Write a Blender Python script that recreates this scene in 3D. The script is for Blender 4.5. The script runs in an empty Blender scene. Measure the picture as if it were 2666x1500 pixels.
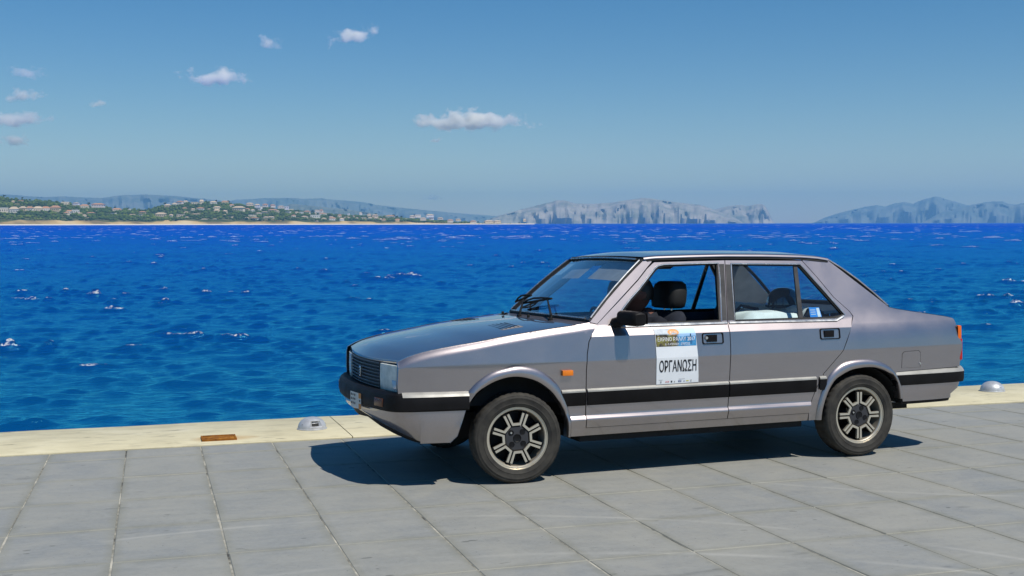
import bpy, bmesh, math, random
import numpy as np
from mathutils import Vector, Matrix, noise, geometry
random.seed(7)
R = math.radians
scene = bpy.context.scene
COL = scene.collection

# ------------------------------------------------------------------ camera
CAM_H, PITCH, ROLL, FPX = 1.56563, 0.05421, -0.00134, 3100.0
cd = bpy.data.cameras.new('camera'); cam = bpy.data.objects.new('camera', cd); COL.objects.link(cam)
cd.sensor_width = 36.0; cd.lens = 36.0 * FPX / 2666.0; cd.clip_start = 0.1; cd.clip_end = 200000.0
cam.matrix_world = Matrix.Translation((0, 0, CAM_H)) @ Matrix.Rotation(math.pi / 2 - PITCH, 4, 'X') @ Matrix.Rotation(ROLL, 4, 'Z')
scene.camera = cam

# ------------------------------------------------------------------ light
QA = R(16.8)                                   # the quay runs 16.8 degrees off the picture plane
E1 = Vector((math.cos(QA), math.sin(QA), 0)); E2 = Vector((-math.sin(QA), math.cos(QA), 0))
SUN = (E1 * 0.30 - E2 * 0.52 + Vector((0, 0, 1))).normalized()
sun_el = math.asin(SUN.z); sun_az = math.atan2(SUN.x, SUN.y)
world = bpy.data.worlds.new('World'); scene.world = world; world.use_nodes = True
wn = world.node_tree; wn.nodes.clear()
sky = wn.nodes.new('ShaderNodeTexSky'); sky.sky_type = 'NISHITA'; sky.sun_disc = False
sky.sun_elevation = sun_el; sky.sun_rotation = sun_az
sky.altitude = 0; sky.air_density = 1.0; sky.dust_density = 0.05; sky.ozone_density = 4.0
hs = wn.nodes.new('ShaderNodeHueSaturation'); hs.inputs['Saturation'].default_value = 1.36; hs.inputs['Value'].default_value = 1.0
bg = wn.nodes.new('ShaderNodeBackground'); bg.inputs['Strength'].default_value = 0.085
wo = wn.nodes.new('ShaderNodeOutputWorld')
wn.links.new(sky.outputs[0], hs.inputs['Color']); wn.links.new(hs.outputs[0], bg.inputs[0]); wn.links.new(bg.outputs[0], wo.inputs[0])
sl = bpy.data.lights.new('sun', 'SUN'); sl.energy = 4.5; sl.angle = R(0.5); sl.color = (1.0, 0.95, 0.86)
so = bpy.data.objects.new('sun', sl); COL.objects.link(so); so.rotation_euler = SUN.to_track_quat('Z', 'Y').to_euler()
vs = scene.view_settings; vs.view_transform = 'Standard'; vs.look = 'None'; vs.gamma = 1.0; vs.exposure = 0.0
vs.use_curve_mapping = False
scene.cycles.max_bounces = 44; scene.cycles.diffuse_bounces = 5; scene.cycles.glossy_bounces = 6; scene.cycles.transmission_bounces = 8; scene.cycles.transparent_max_bounces = 16; scene.cycles.volume_bounces = 40
scene.cycles.sample_clamp_indirect = 6.0; scene.cycles.caustics_reflective = False; scene.cycles.caustics_refractive = False

# ------------------------------------------------------------------ helpers
def tag(o, label=None, cat=None, group=None, kind=None):
    if label: o['label'] = label
    if cat: o['category'] = cat
    if group: o['group'] = group
    if kind: o['kind'] = kind
    return o

def empty(name, parent=None, loc=(0, 0, 0)):
    o = bpy.data.objects.new(name, None); COL.objects.link(o); o.location = loc; o.parent = parent
    o.empty_display_size = 0.2
    return o

def srgb(r, g, b):
    f = lambda c: (c / 12.92 if c <= 0.04045 else ((c + 0.055) / 1.055) ** 2.4)
    return (f(r / 255), f(g / 255), f(b / 255), 1.0)

class Nodes:
    def __init__(s, name):
        s.m = bpy.data.materials.new(name); s.m.use_nodes = True; s.t = s.m.node_tree; s.t.nodes.clear()
        s.out = s.t.nodes.new('ShaderNodeOutputMaterial')
    def n(s, typ, **kw):
        x = s.t.nodes.new(typ)
        for k, v in kw.items():
            if k.startswith('i_'):
                k2 = k[2:]; x.inputs[int(k2) if k2.isdigit() else k2.replace('_', ' ')].default_value = v
            else: setattr(x, k, v)
        return x
    def l(s, a, b): s.t.links.new(a, b)
    def math(s, op, a, b=None, c=None, clamp=False):
        x = s.t.nodes.new('ShaderNodeMath'); x.operation = op; x.use_clamp = clamp
        for i, v in enumerate((a, b, c)):
            if v is None: continue
            if isinstance(v, (int, float)): x.inputs[i].default_value = v
            else: s.l(v, x.inputs[i])
        return x.outputs[0]
    def mix(s, fac, a, b):
        x = s.t.nodes.new('ShaderNodeMix'); x.data_type = 'RGBA'
        for i, v in ((0, fac), (6, a), (7, b)):
            if isinstance(v, (int, float)): x.inputs[i].default_value = v
            elif isinstance(v, tuple): x.inputs[i].default_value = v
            else: s.l(v, x.inputs[i])
        return x.outputs[2]
    def ramp(s, fac, stops):
        x = s.t.nodes.new('ShaderNodeValToRGB'); e = x.color_ramp.elements
        while len(e) < len(stops): e.new(0.5)
        for el, (p, c) in zip(e, stops): el.position = p; el.color = c if isinstance(c, tuple) else (c, c, c, 1)
        s.l(fac, x.inputs[0]); return x.outputs[0]
    def noise(s, vec, scale, detail=4, rough=0.55, dist=0.0):
        x = s.t.nodes.new('ShaderNodeTexNoise'); x.inputs['Scale'].default_value = scale
        x.inputs['Detail'].default_value = detail; x.inputs['Roughness'].default_value = rough; x.inputs['Distortion'].default_value = dist
        if vec is not None: s.l(vec, x.inputs['Vector'])
        return x.outputs[0]
    def mapping(s, vec, scale=(1, 1, 1), rot=(0, 0, 0), loc=(0, 0, 0)):
        x = s.t.nodes.new('ShaderNodeMapping'); x.inputs['Scale'].default_value = scale
        x.inputs['Rotation'].default_value = rot; x.inputs['Location'].default_value = loc
        s.l(vec, x.inputs[0]); return x.outputs[0]
    def obj(s): return s.n('ShaderNodeTexCoord').outputs['Object']
    def pos(s): return s.n('ShaderNodeNewGeometry').outputs['Position']
    def bump(s, h, strength=0.3, dist=0.02):
        x = s.n('ShaderNodeBump'); x.inputs['Strength'].default_value = strength; x.inputs['Distance'].default_value = dist
        s.l(h, x.inputs['Height']); return x.outputs[0]
    def bsdf(s, color, rough=0.5, metal=0.0, spec=0.5, coat=0.0, coat_r=0.05, normal=None):
        x = s.n('ShaderNodeBsdfPrincipled')
        for k, v in (('Base Color', color), ('Roughness', rough), ('Metallic', metal), ('Specular IOR Level', spec), ('Coat Weight', coat), ('Coat Roughness', coat_r)):
            if isinstance(v, (int, float, tuple)): x.inputs[k].default_value = v
            else: s.l(v, x.inputs[k])
        if normal is not None: s.l(normal, x.inputs['Normal'])
        s.l(x.outputs[0], s.out.inputs[0]); return x

def simple(name, color, rough=0.5, metal=0.0, spec=0.5, coat=0.0, var=0.12, scale=9.0, bump=0.0):
    """plain material with a little uneven wear in colour and roughness"""
    N = Nodes(name); v = N.obj(); n = N.noise(v, scale, 5)
    c2 = tuple(min(1, c * (1 - var * 1.6)) for c in color[:3]) + (1,); c3 = tuple(min(1, c * (1 + var)) for c in color[:3]) + (1,)
    col = N.ramp(n, [(0.3, c2), (0.7, c3)])
    rg = N.math('MULTIPLY_ADD', N.noise(v, scale * 2.3, 3), 0.2, rough - 0.1, clamp=True)
    nm = N.bump(N.noise(v, scale * 12, 3), bump, 0.003) if bump else None
    N.bsdf(col, rg, metal, spec, coat, normal=nm)
    return N.m

class MB:
    """collects verts and faces; build() links them as ONE mesh object"""
    def __init__(s): s.v = []; s.f = []; s.mi = []
    def add(s, verts, faces, mi=0):
        o = len(s.v); s.v += [tuple(p) for p in verts]; s.f += [tuple(i + o for i in f) for f in faces]; s.mi += [mi] * len(faces); return s
    def box(s, c, d, rot=None, mi=0, taper=1.0):
        x, y, z = d[0] / 2, d[1] / 2, d[2] / 2
        P = [Vector((sx * x * (taper if sz > 0 else 1), sy * y * (taper if sz > 0 else 1), sz * z)) for sz in (-1, 1) for sy in (-1, 1) for sx in (-1, 1)]
        if rot is not None: P = [rot @ p for p in P]
        P = [p + Vector(c) for p in P]
        return s.add(P, [(0, 2, 3, 1), (4, 5, 7, 6), (0, 1, 5, 4), (2, 6, 7, 3), (0, 4, 6, 2), (1, 3, 7, 5)], mi)
    def tube(s, pts, r, n=8, mi=0, closed=False, caps=True):
        pts = [Vector(p) for p in pts]; rs = r if isinstance(r, (list, tuple)) else [r] * len(pts)
        vs_ = []; N_ = len(pts)
        for i, p in enumerate(pts):
            t = (pts[(i + 1) % N_ if closed else min(i + 1, N_ - 1)] - pts[(i - 1) % N_ if closed else max(i - 1, 0)])
            t = t.normalized() if t.length > 1e-9 else Vector((0, 0, 1))
            up = Vector((0, 0, 1)) if abs(t.z) < 0.9 else Vector((1, 0, 0))
            a = t.cross(up).normalized(); b = t.cross(a)
            vs_ += [p + (a * math.cos(2 * math.pi * k / n) + b * math.sin(2 * math.pi * k / n)) * rs[i] for k in range(n)]
        fs = []
        for i in range(N_ if closed else N_ - 1):
            j = (i + 1) % N_
            for k in range(n): fs.append((i * n + k, i * n + (k + 1) % n, j * n + (k + 1) % n, j * n + k))
        if caps and not closed: fs += [tuple(range(n))[::-1], tuple((N_ - 1) * n + k for k in range(n))]
        return s.add(vs_, fs, mi)
    def lathe(s, prof, n=32, axis='y', c=(0, 0, 0), mi=0, closed=False):
        """prof: (radius, height along axis)"""
        P = []
        for r, h in prof:
            for k in range(n):
                a = 2 * math.pi * k / n; u, w = r * math.cos(a), r * math.sin(a)
                q = {'y': (u, h, w), 'z': (u, w, h), 'x': (h, u, w)}[axis]
                P.append((q[0] + c[0], q[1] + c[1], q[2] + c[2]))
        F = []
        m = len(prof)
        for i in range(m if closed else m - 1):
            j = (i + 1) % m
            for k in range(n):
                F.append((i * n + k, j * n + k, j * n + (k + 1) % n, i * n + (k + 1) % n))
        return s.add(P, F, mi)
    def grid(s, rows, mi=0, flip=False):
        m, n = len(rows), len(rows[0]); P = [p for r in rows for p in r]; F = []
        for i in range(m - 1):
            for k in range(n - 1):
                q = (i * n + k, i * n + k + 1, (i + 1) * n + k + 1, (i + 1) * n + k)
                F.append(q[::-1] if flip else q)
        return s.add(P, F, mi)
    def prism(s, poly, a0, a1, plane='xz', mi=0):
        """polygon extruded; plane xz -> along y, xy -> along z, yz -> along x"""
        f = {'xz': lambda p, a: (p[0], a, p[1]), 'xy': lambda p, a: (p[0], p[1], a), 'yz': lambda p, a: (a, p[0], p[1])}[plane]
        n = len(poly); P = [f(p, a0) for p in poly] + [f(p, a1) for p in poly]
        F = [tuple(range(n)), tuple(range(2 * n - 1, n - 1, -1))] + [(k, k + n, (k + 1) % n + n, (k + 1) % n) for k in range(n)]
        return s.add(P, F, mi)
    def mirror(s):
        o = len(s.v); s.v += [(x, -y, z) for x, y, z in s.v]; s.f += [tuple(i + o for i in f[::-1]) for f in list(s.f)]; s.mi += list(s.mi); return s
    def flipy(s):
        s.v = [(x, -y, z) for x, y, z in s.v]; s.f = [f[::-1] for f in s.f]; return s
    def mesh(s, name, mats, bevel=0.0, angle=35, seg=2, fix=True):
        me = bpy.data.meshes.new(name); me.from_pydata(s.v, [], s.f)
        for m in (mats if isinstance(mats, (list, tuple)) else [mats]): me.materials.append(m)
        me.polygons.foreach_set('material_index', s.mi)
        if bevel or fix:
            bm = bmesh.new(); bm.from_mesh(me)
            if fix: bmesh.ops.recalc_face_normals(bm, faces=bm.faces)
            if bevel:
                ed = [e for e in bm.edges if len(e.link_faces) == 2 and e.calc_face_angle(0) > R(angle)]
                bmesh.ops.bevel(bm, geom=ed, offset=bevel, segments=seg, profile=0.6, affect='EDGES', clamp_overlap=True)
            bm.to_mesh(me); bm.free()
        me.polygons.foreach_set('use_smooth', [True] * len(me.polygons))
        me.set_sharp_from_angle(angle=R(angle)); me.update()
        return me
    def build(s, name, mats, parent=None, **kw):
        o = bpy.data.objects.new(name, s.mesh(name, mats, **kw)); COL.objects.link(o); o.parent = parent; return o

def inst(o, parent=None, loc=None, rot=None, scale=None):
    c = o.copy(); COL.objects.link(c); c.parent = parent
    if loc is not None: c.location = loc
    if rot is not None: c.rotation_euler = rot
    if scale is not None: c.scale = scale
    return c

def spline(pts, sub=6):
    """Catmull-Rom through 2-D or 3-D points"""
    P = [np.array(p, float) for p in pts]; P = [2 * P[0] - P[1]] + P + [2 * P[-1] - P[-2]]; out = []
    for i in range(1, len(P) - 2):
        for t in np.linspace(0, 1, sub, endpoint=False):
            a, b, c, d = P[i - 1:i + 3]
            out.append(tuple(0.5 * (2 * b + (c - a) * t + (2 * a - 5 * b + 4 * c - d) * t * t + (3 * b - a - 3 * c + d) * t ** 3)))
    out.append(tuple(P[-2])); return out

def resample(pts, step, closed=True):
    out = []; n = len(pts)
    for i in range(n if closed else n - 1):
        a, b = np.array(pts[i], float), np.array(pts[(i + 1) % n], float); L = np.linalg.norm(b - a); k = max(1, int(math.ceil(L / step)))
        for j in range(k): out.append(tuple(a + (b - a) * j / k))
    if not closed: out.append(tuple(pts[-1]))
    return out

def inside(p, poly):
    x, y = p; r = False; n = len(poly); j = n - 1
    for i in range(n):
        xi, yi = poly[i][0], poly[i][1]; xj, yj = poly[j][0], poly[j][1]
        if (yi > y) != (yj > y) and x < (xj - xi) * (y - yi) / (yj - yi) + xi: r = not r
        j = i
    return r

GZ = lambda b: -0.028 * (b - 6.86)              # the quay falls gently towards the sea
def AB(a, b, dz=0.0): return E1 * a + E2 * b + Vector((0, 0, GZ(b) + dz))
def to_ab(p): p = Vector(p); return (p.dot(E1), p.dot(E2))
def ray_dir(px, py):
    u, v = px - 1333.0, py - 750.0; cr, sr = math.cos(ROLL), math.sin(ROLL); u, v = u * cr + v * sr, -u * sr + v * cr
    c, s_ = math.cos(PITCH), math.sin(PITCH)
    return Vector((u, FPX * c - v * s_, -(FPX * s_ + v * c))).normalized()
SEA_Z = -1.25

# ------------------------------------------------------------------ paving
def slab_mat():
    N = Nodes('slate_slab'); p = N.pos(); rnd = N.n('ShaderNodeObjectInfo').outputs['Random']
    q = N.mapping(p, rot=(0, 0, -QA)); st = N.mapping(q, scale=(1.0, 5.0, 1.0))
    big = N.noise(q, 0.9, 4, 0.6); streak = N.noise(st, 3.0, 5, 0.6); fine = N.noise(q, 38, 4, 0.6)
    base = N.ramp(big, [(0.3, (0.250, 0.255, 0.238, 1)), (0.7, (0.305, 0.300, 0.268, 1))])
    base = N.mix(N.math('MULTIPLY', rnd, 0.75), base, (0.245, 0.255, 0.252, 1))
    s1 = N.ramp(streak, [(0.35, 0.94), (0.7, 1.05)]); f1 = N.ramp(fine, [(0.3, 0.93), (0.7, 1.06)])
    m = N.n('ShaderNodeMix', data_type='RGBA', blend_type='MULTIPLY'); m.inputs[0].default_value = 1; N.l(base, m.inputs[6]); N.l(s1, m.inputs[7])
    m2 = N.n('ShaderNodeMix', data_type='RGBA', blend_type='MULTIPLY'); m2.inputs[0].default_value = 1; N.l(m.outputs[2], m2.inputs[6]); N.l(f1, m2.inputs[7])
    col = m2.outputs[2]
    # dirt spots, oil drips
    spot = N.ramp(N.noise(N.mapping(q, scale=(1, 2.2, 1)), 3.1, 2, 0.4), [(0.70, 0.0), (0.76, 0.55)])
    col = N.mix(spot, col, (0.13, 0.135, 0.13, 1))
    sp2 = N.ramp(N.noise(N.mapping(q, scale=(1, 1.8, 1)), 11.0, 1, 0.3), [(0.765, 0.0), (0.80, 0.6)])
    col = N.mix(sp2, col, (0.07, 0.075, 0.07, 1))
    pale = N.ramp(N.noise(N.mapping(q, scale=(0.6, 2.4, 1)), 2.3, 5, 0.65), [(0.60, 0.0), (0.75, 0.35)])
    col = N.mix(pale, col, (0.40, 0.385, 0.34, 1))
    gc = N.n('ShaderNodeTexCoord').outputs['Generated']; gs = N.n('ShaderNodeSeparateXYZ'); N.l(gc, gs.inputs[0])
    ex = N.math('MULTIPLY', N.math('SUBTRACT', 0.5, N.math('ABSOLUTE', N.math('SUBTRACT', gs.outputs[0], 0.5))), 0.504); ey = N.math('MULTIPLY', N.math('SUBTRACT', 0.5, N.math('ABSOLUTE', N.math('SUBTRACT', gs.outputs[1], 0.5))), 0.68)
    ed = N.math('MINIMUM', ex, N.math('MULTIPLY', ey, 0.8)); nz = N.noise(q, 6, 5, .7)
    grime = N.math('MULTIPLY', N.math('SUBTRACT', 1.0, N.math('DIVIDE', ed, N.math('MULTIPLY', nz, 0.10)), clamp=True), 0.55)
    col = N.mix(grime, col, (0.20, 0.195, 0.145, 1))
    blot = N.ramp(N.noise(q, 2.6, 6, .7, .6), [(0.40, 0.0), (0.62, 0.5)]); col = N.mix(blot, col, (0.335, 0.325, 0.28, 1))
    crum = N.ramp(N.noise(q, 55, 2, .5), [(0.71, 0.0), (0.75, 0.6)]); col = N.mix(crum, col, (0.10, 0.10, 0.09, 1))
    # pale arcs rubbed by turning tyres
    for (a, b, r, w) in ((1.0, 1.9, 3.3, 0.035), (6.6, 3.3, 2.55, 0.03), (0.6, 2.6, 3.55, 0.03), (7.2, 2.4, 3.1, 0.03), (6.0, 8.6, 3.4, 0.03)):
        v = N.n('ShaderNodeVectorMath', operation='DISTANCE'); N.l(q, v.inputs[0]); v.inputs[1].default_value = (a, b, 0.03)
        d = N.math('ABSOLUTE', N.math('SUBTRACT', v.outputs['Value'], r))
        band = N.math('SUBTRACT', 1.0, N.math('DIVIDE', d, w), clamp=True)
        brk = N.ramp(N.noise(q, 1.3, 3), [(0.42, 0.0), (0.6, 0.55)])
        col = N.mix(N.math('MULTIPLY', band, brk), col, (0.42, 0.41, 0.37, 1))
    N.bsdf(col, N.ramp(streak, [(0.3, 0.62), (0.7, 0.8)]), 0, 0.35, normal=N.bump(fine, 0.25, 0.004))
    return N.m

def mortar_mat():
    N = Nodes('joint_mortar'); q = N.mapping(N.pos(), rot=(0, 0, -QA))
    n = N.noise(q, 2.2, 4, 0.7); n2 = N.noise(q, 14, 3)
    col = N.ramp(N.math('ADD', N.math('MULTIPLY', n, 0.75), N.math('MULTIPLY', n2, 0.25)), [(0.36, (0.06, 0.06, 0.055, 1)), (0.48, (0.24, 0.23, 0.19, 1)), (0.62, (0.50, 0.47, 0.39, 1))])
    N.bsdf(col, 0.9, 0, 0.2, normal=N.bump(n2, 0.4, 0.01)); return N.m

def farpave_mat():
    N = Nodes('paving_beyond'); q = N.mapping(N.pos(), rot=(0, 0, -QA), loc=(0.715, 0.35, 0))
    b = N.n('ShaderNodeTexBrick'); b.offset = 0.0; b.inputs['Scale'].default_value = 1.0; b.inputs['Brick Width'].default_value = 0.5135; b.inputs['Row Height'].default_value = 0.7
    b.inputs['Mortar Size'].default_value = 0.006; b.inputs['Color1'].default_value = (0.24, 0.245, 0.235, 1); b.inputs['Color2'].default_value = (0.275, 0.275, 0.255, 1); b.inputs['Mortar'].default_value = (0.12, 0.118, 0.105, 1)
    N.l(q, b.inputs['Vector']); n = N.noise(q, 0.8, 5)
    m = N.n('ShaderNodeMix', data_type='RGBA', blend_type='MULTIPLY'); m.inputs[0].default_value = 1; N.l(b.outputs[0], m.inputs[6]); N.l(N.ramp(n, [(0.3, 0.85), (0.7, 1.1)]), m.inputs[7])
    N.bsdf(m.outputs[2], 0.75, 0, 0.3); return N.m

M_SLAB, M_MORTAR = slab_mat(), mortar_mat()
M_AB = Matrix.Rotation(QA, 4, 'Z') @ Matrix.Translation((0, 6.86, 0)) @ Matrix.Rotation(-0.028, 4, 'X') @ Matrix.Translation((0, -6.86, 0))
a0, a1, b0, b1 = -3.283, 10.5, 0.0, 8.92
A_K = [-0.715 + 0.5135 * k for k in range(-6, 23)]
B_K = [8.915, 8.555, 7.80, 7.06, 6.315, 5.61, 4.95, 4.27, 3.59, 2.91, 2.23]
aL, aR, bN = A_K[0], A_K[-1], B_K[-1]
m = MB(); H = -0.0035
m.add([(aL, bN, H), (aR, bN, H), (aR, b1, H), (aL, b1, H)], [(0, 1, 2, 3)], 0)
BIG = 420
for (x0, x1, y0, y1) in ((-BIG, aL, bN, b1), (aR, BIG, bN, b1), (-BIG, BIG, -BIG, bN)):
    m.add([(x0, y0, 0), (x1, y0, 0), (x1, y1, 0), (x0, y1, 0)], [(0, 1, 2, 3)], 1)
pav = m.build('pavement', [M_MORTAR, farpave_mat()], fix=False); pav.matrix_world = M_AB; tag(pav, kind='structure')

def px(P):
    v = cam.matrix_world.inverted() @ Vector(P)
    return (1333 + FPX * v.x / -v.z, 750 - FPX * v.y / -v.z) if v.z < -0.2 else (1e9, 1e9)
cells = []
for j in range(len(B_K) - 1):
    for i in range(len(A_K) - 1):
        cs = [px(M_AB @ Vector((a, b, 0))) for a in A_K[i:i + 2] for b in B_K[j:j + 2]]
        vis = min(c[0] for c in cs) < 2720 and max(c[0] for c in cs) > -50 and min(c[1] for c in cs) < 1530 and max(c[0] for c in cs) < 1e8
        cells.append((vis, i, j))
rng = random.Random(3); slab_me = None; stuff = MB()
def slab_shape(w, d, e=0.004, h=0.03):
    x, y = w / 2, d / 2
    P = [(-x, -y, -h), (x, -y, -h), (x, y, -h), (-x, y, -h), (-x, -y, -e), (x, -y, -e), (x, y, -e), (-x, y, -e), (-x + e, -y + e, 0), (x - e, -y + e, 0), (x - e, y - e, 0), (-x + e, y - e, 0)]
    F = [(8, 9, 10, 11)] + [(a, (a + 1) % 4, (a + 1) % 4 + 4, a + 4) for a in range(4)] + [(a + 4, (a + 1) % 4 + 4, (a + 1) % 4 + 8, a + 8) for a in range(4)]
    return P, F
SM = {}; nvis = 0
for vis, i, j in cells:
    w = A_K[i + 1] - A_K[i] - 0.0065; d = B_K[j] - B_K[j + 1] - 0.0045
    c = ((A_K[i] + A_K[i + 1]) / 2 + rng.uniform(-.0015, .0015), (B_K[j] + B_K[j + 1]) / 2 + rng.uniform(-.001, .001), rng.uniform(-0.0012, 0.0012))
    if vis and nvis < 298:
        nvis += 1
        if j not in SM:
            P, F = slab_shape(w, d); q = MB().add(P, F); SM[j] = q.mesh('paving_slab', M_SLAB, angle=20)
        o = bpy.data.objects.new('paving_slab', SM[j]); COL.objects.link(o); o.parent = pav; o.location = c
        o.rotation_euler = (R(rng.uniform(-.12, .12)), R(rng.uniform(-.12, .12)), R(rng.uniform(-.15, .15)))
    else:
        P, F = slab_shape(w, d); stuff.add([(p[0] + c[0], p[1] + c[1], p[2] + c[2]) for p in P], F)
if stuff.v: tag(stuff.build('paving_slabs', M_SLAB, pav, angle=20), kind='stuff')

# ------------------------------------------------------------------ kerb and quay wall
def kerb_mat():
    N = Nodes('cream_quay_stone'); q = N.mapping(N.pos(), rot=(0, 0, -QA)); n = N.noise(q, 1.6, 6, 0.65); f = N.noise(q, 30, 4)
    col = N.ramp(n, [(0.3, (0.50, 0.45, 0.30, 1)), (0.55, (0.60, 0.545, 0.37, 1)), (0.75, (0.66, 0.61, 0.45, 1))])
    col = N.mix(N.ramp(N.noise(N.mapping(q, scale=(1, 2.5, 1)), 4.0, 4, 0.6), [(0.52, 0.0), (0.70, 0.55)]), col, (0.36, 0.325, 0.23, 1))
    col = N.mix(N.ramp(N.noise(N.mapping(q, scale=(0.7, 3, 1)), 6.5, 2, 0.5), [(0.69, 0.0), (0.74, 0.75)]), col, (0.20, 0.18, 0.13, 1))
    v = N.n('ShaderNodeVectorMath', operation='DISTANCE'); N.l(N.mapping(q, scale=(0.8, 1.4, 0)), v.inputs[0]); v.inputs[1].default_value = (0.50 * 0.8, 9.17 * 1.4, 0)
    rust = N.math('SUBTRACT', 1.0, N.math('DIVIDE', N.math('ADD', v.outputs['Value'], N.math('MULTIPLY', N.noise(q, 7, 5), 0.16)), 0.30), clamp=True)
    col = N.mix(rust, col, (0.36, 0.17, 0.02, 1))
    N.bsdf(col, 0.85, 0, 0.25, normal=N.bump(N.math('ADD', f, N.math('MULTIPLY', n, 2.0)), 0.35, 0.006)); return N.m
M_KERB = kerb_mat()
kerb = tag(empty('kerb'), kind='structure'); kerb.matrix_world = M_AB
KJ = [-18.57 + 4.0 * k for k in range(0, 12)]; rk = random.Random(5)
for i in range(len(KJ) - 1):
    x0, x1 = KJ[i] + 0.004, KJ[i + 1] - 0.004; m = MB(); n = 40; rows = []
    for k in range(n + 1):
        x = x0 + (x1 - x0) * k / n; nz = noise.noise((x * 1.7, 3.1, 0)) * 0.014 + noise.noise((x * 6, 9.1, 0)) * 0.006
        y1_ = 10.16 + 0.03 * noise.noise((x * 0.35, 0, 0)) + nz
        rows.append([(x, 8.922, -0.3), (x, 8.922, 0.006), (x, 8.932, 0.012), (x, 9.5, 0.012 + nz * .15), (x, y1_ - 0.025, 0.010 + nz * .2), (x, y1_ - 0.006, 0.0), (x, y1_, -0.02), (x, y1_ + .01, -0.35)])
    m.grid(rows); m.add(rows[0], [tuple(range(8))]); m.add(rows[-1], [tuple(range(8))[::-1]])
    m.build('kerb_stone', M_KERB, kerb, angle=40)
m = MB(); m.box((0, 10.05, -1.65), (900, 0.2, 2.7))
for s in (-1, 1): m.box((s * 224, 9.5, -0.2), (405, 1.2, 0.42))
qw = m.build('quay_wall', simple('quay_concrete', (0.33, 0.30, 0.24, 1), 0.9, var=0.3, scale=1.5)); qw.matrix_world = M_AB; tag(qw, kind='structure')

# rusty iron plate let into the kerb
def rust_mat():
    N = Nodes('rust'); v = N.obj(); n = N.noise(v, 14, 6, 0.7)
    col = N.ramp(n, [(0.3, (0.11, 0.035, 0.006, 1)), (0.55, (0.30, 0.115, 0.015, 1)), (0.75, (0.45, 0.22, 0.03, 1))])
    N.bsdf(col, 0.9, 0, 0.2, normal=N.bump(N.noise(v, 60, 4), 0.6, 0.006)); return N.m
M_RUST = rust_mat()
ip = tag(empty('iron_plate'), 'rust orange iron plate set in the cream quay kerb', 'iron plate'); ip.matrix_world = M_AB @ Matrix.Translation((0.455, 9.165, 0.012))
MB().box((0, 0, 0.003), (0.255, 0.225, 0.010)).build('plate', M_RUST, ip, bevel=0.004)
m = MB()
for s in (-1, 1):
    m.box((s * 0.122, 0, 0.0105), (0.012, 0.225, 0.006)); m.box((0, s * 0.106, 0.0105), (0.23, 0.012, 0.006))
m.build('rim', M_RUST, ip, bevel=0.002)
for sx in (-1, 1): MB().lathe([(0.0, 0.013), (0.009, 0.013), (0.011, 0.011), (0.011, 0.007)], 8, 'z', (sx * 0.085, 0, 0)).build('bolt', M_RUST, ip)

# half dome quay lights
M_ALU = simple('cast_aluminium', (0.52, 0.53, 0.55, 1), 0.42, 0.35, 0.5, var=0.12, scale=18, bump=0.1)
M_BLACK = simple('black_void', (0.012, 0.012, 0.013, 1), 0.6, var=0.2)
def dome_light(a, b, yaw, label, orange=False):
    e = tag(empty('dome_light'), label, 'dome light', 'dome lights along the quay kerb'); e.matrix_world = M_AB @ Matrix.Translation((a, b, 0.012)) @ Matrix.Rotation(yaw, 4, 'Z')
    m = MB(); r, h = 0.112, 0.088; rows = []
    n, k = 40, 12
    for i in range(k + 1):
        t = (math.pi / 2) * i / k; rr, zz = r * math.cos(t) ** 0.92 if i < k else 0.0, 0.008 + h * math.sin(t)
        row = []
        for j in range(n + 1):
            an = 2 * math.pi * j / n - math.pi / 2; d = (an + math.pi / 2 + math.pi) % (2 * math.pi) - math.pi
            s = 1.0
            if 2 <= i <= 5 and abs(d) < 0.42: s = 0.74      # the lamp slot, pressed in
            row.append((rr * s * math.cos(an), rr * s * math.sin(an), zz))
        rows.append(row)
    m.grid(rows); m.lathe([(0.118, 0.0), (0.118, 0.006), (0.112, 0.010)], 40, 'z')
    m.build('housing', M_ALU, e, angle=40)
    m = MB(); z0, z1 = 0.030, 0.052; pts = []
    for j in range(9):
        an = -math.pi / 2 + (-0.36 + 0.72 * j / 8); pts.append([(0.086 * math.cos(an), 0.086 * math.sin(an), z0), (0.079 * math.cos(an), 0.079 * math.sin(an), z1)])
    m.grid(pts); m.build('lens', M_BLACK, e)
    for s in (-1, 1):
        an = -math.pi / 2 + s * 1.15; MB().lathe([(0, 0.005), (0.005, 0.004), (0.006, 0.0)], 8, 'z', (0.1 * math.cos(an), 0.1 * math.sin(an), 0.041)).build('screw', M_BLACK, e)
    return e
dome_light(1.19, 9.44, R(12), 'grey half dome quay light with its dark slot open, in front of the car')
dome_light(7.79, 9.66, R(75), 'grey half dome quay light with slot turned aside, behind the car boot')

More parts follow.
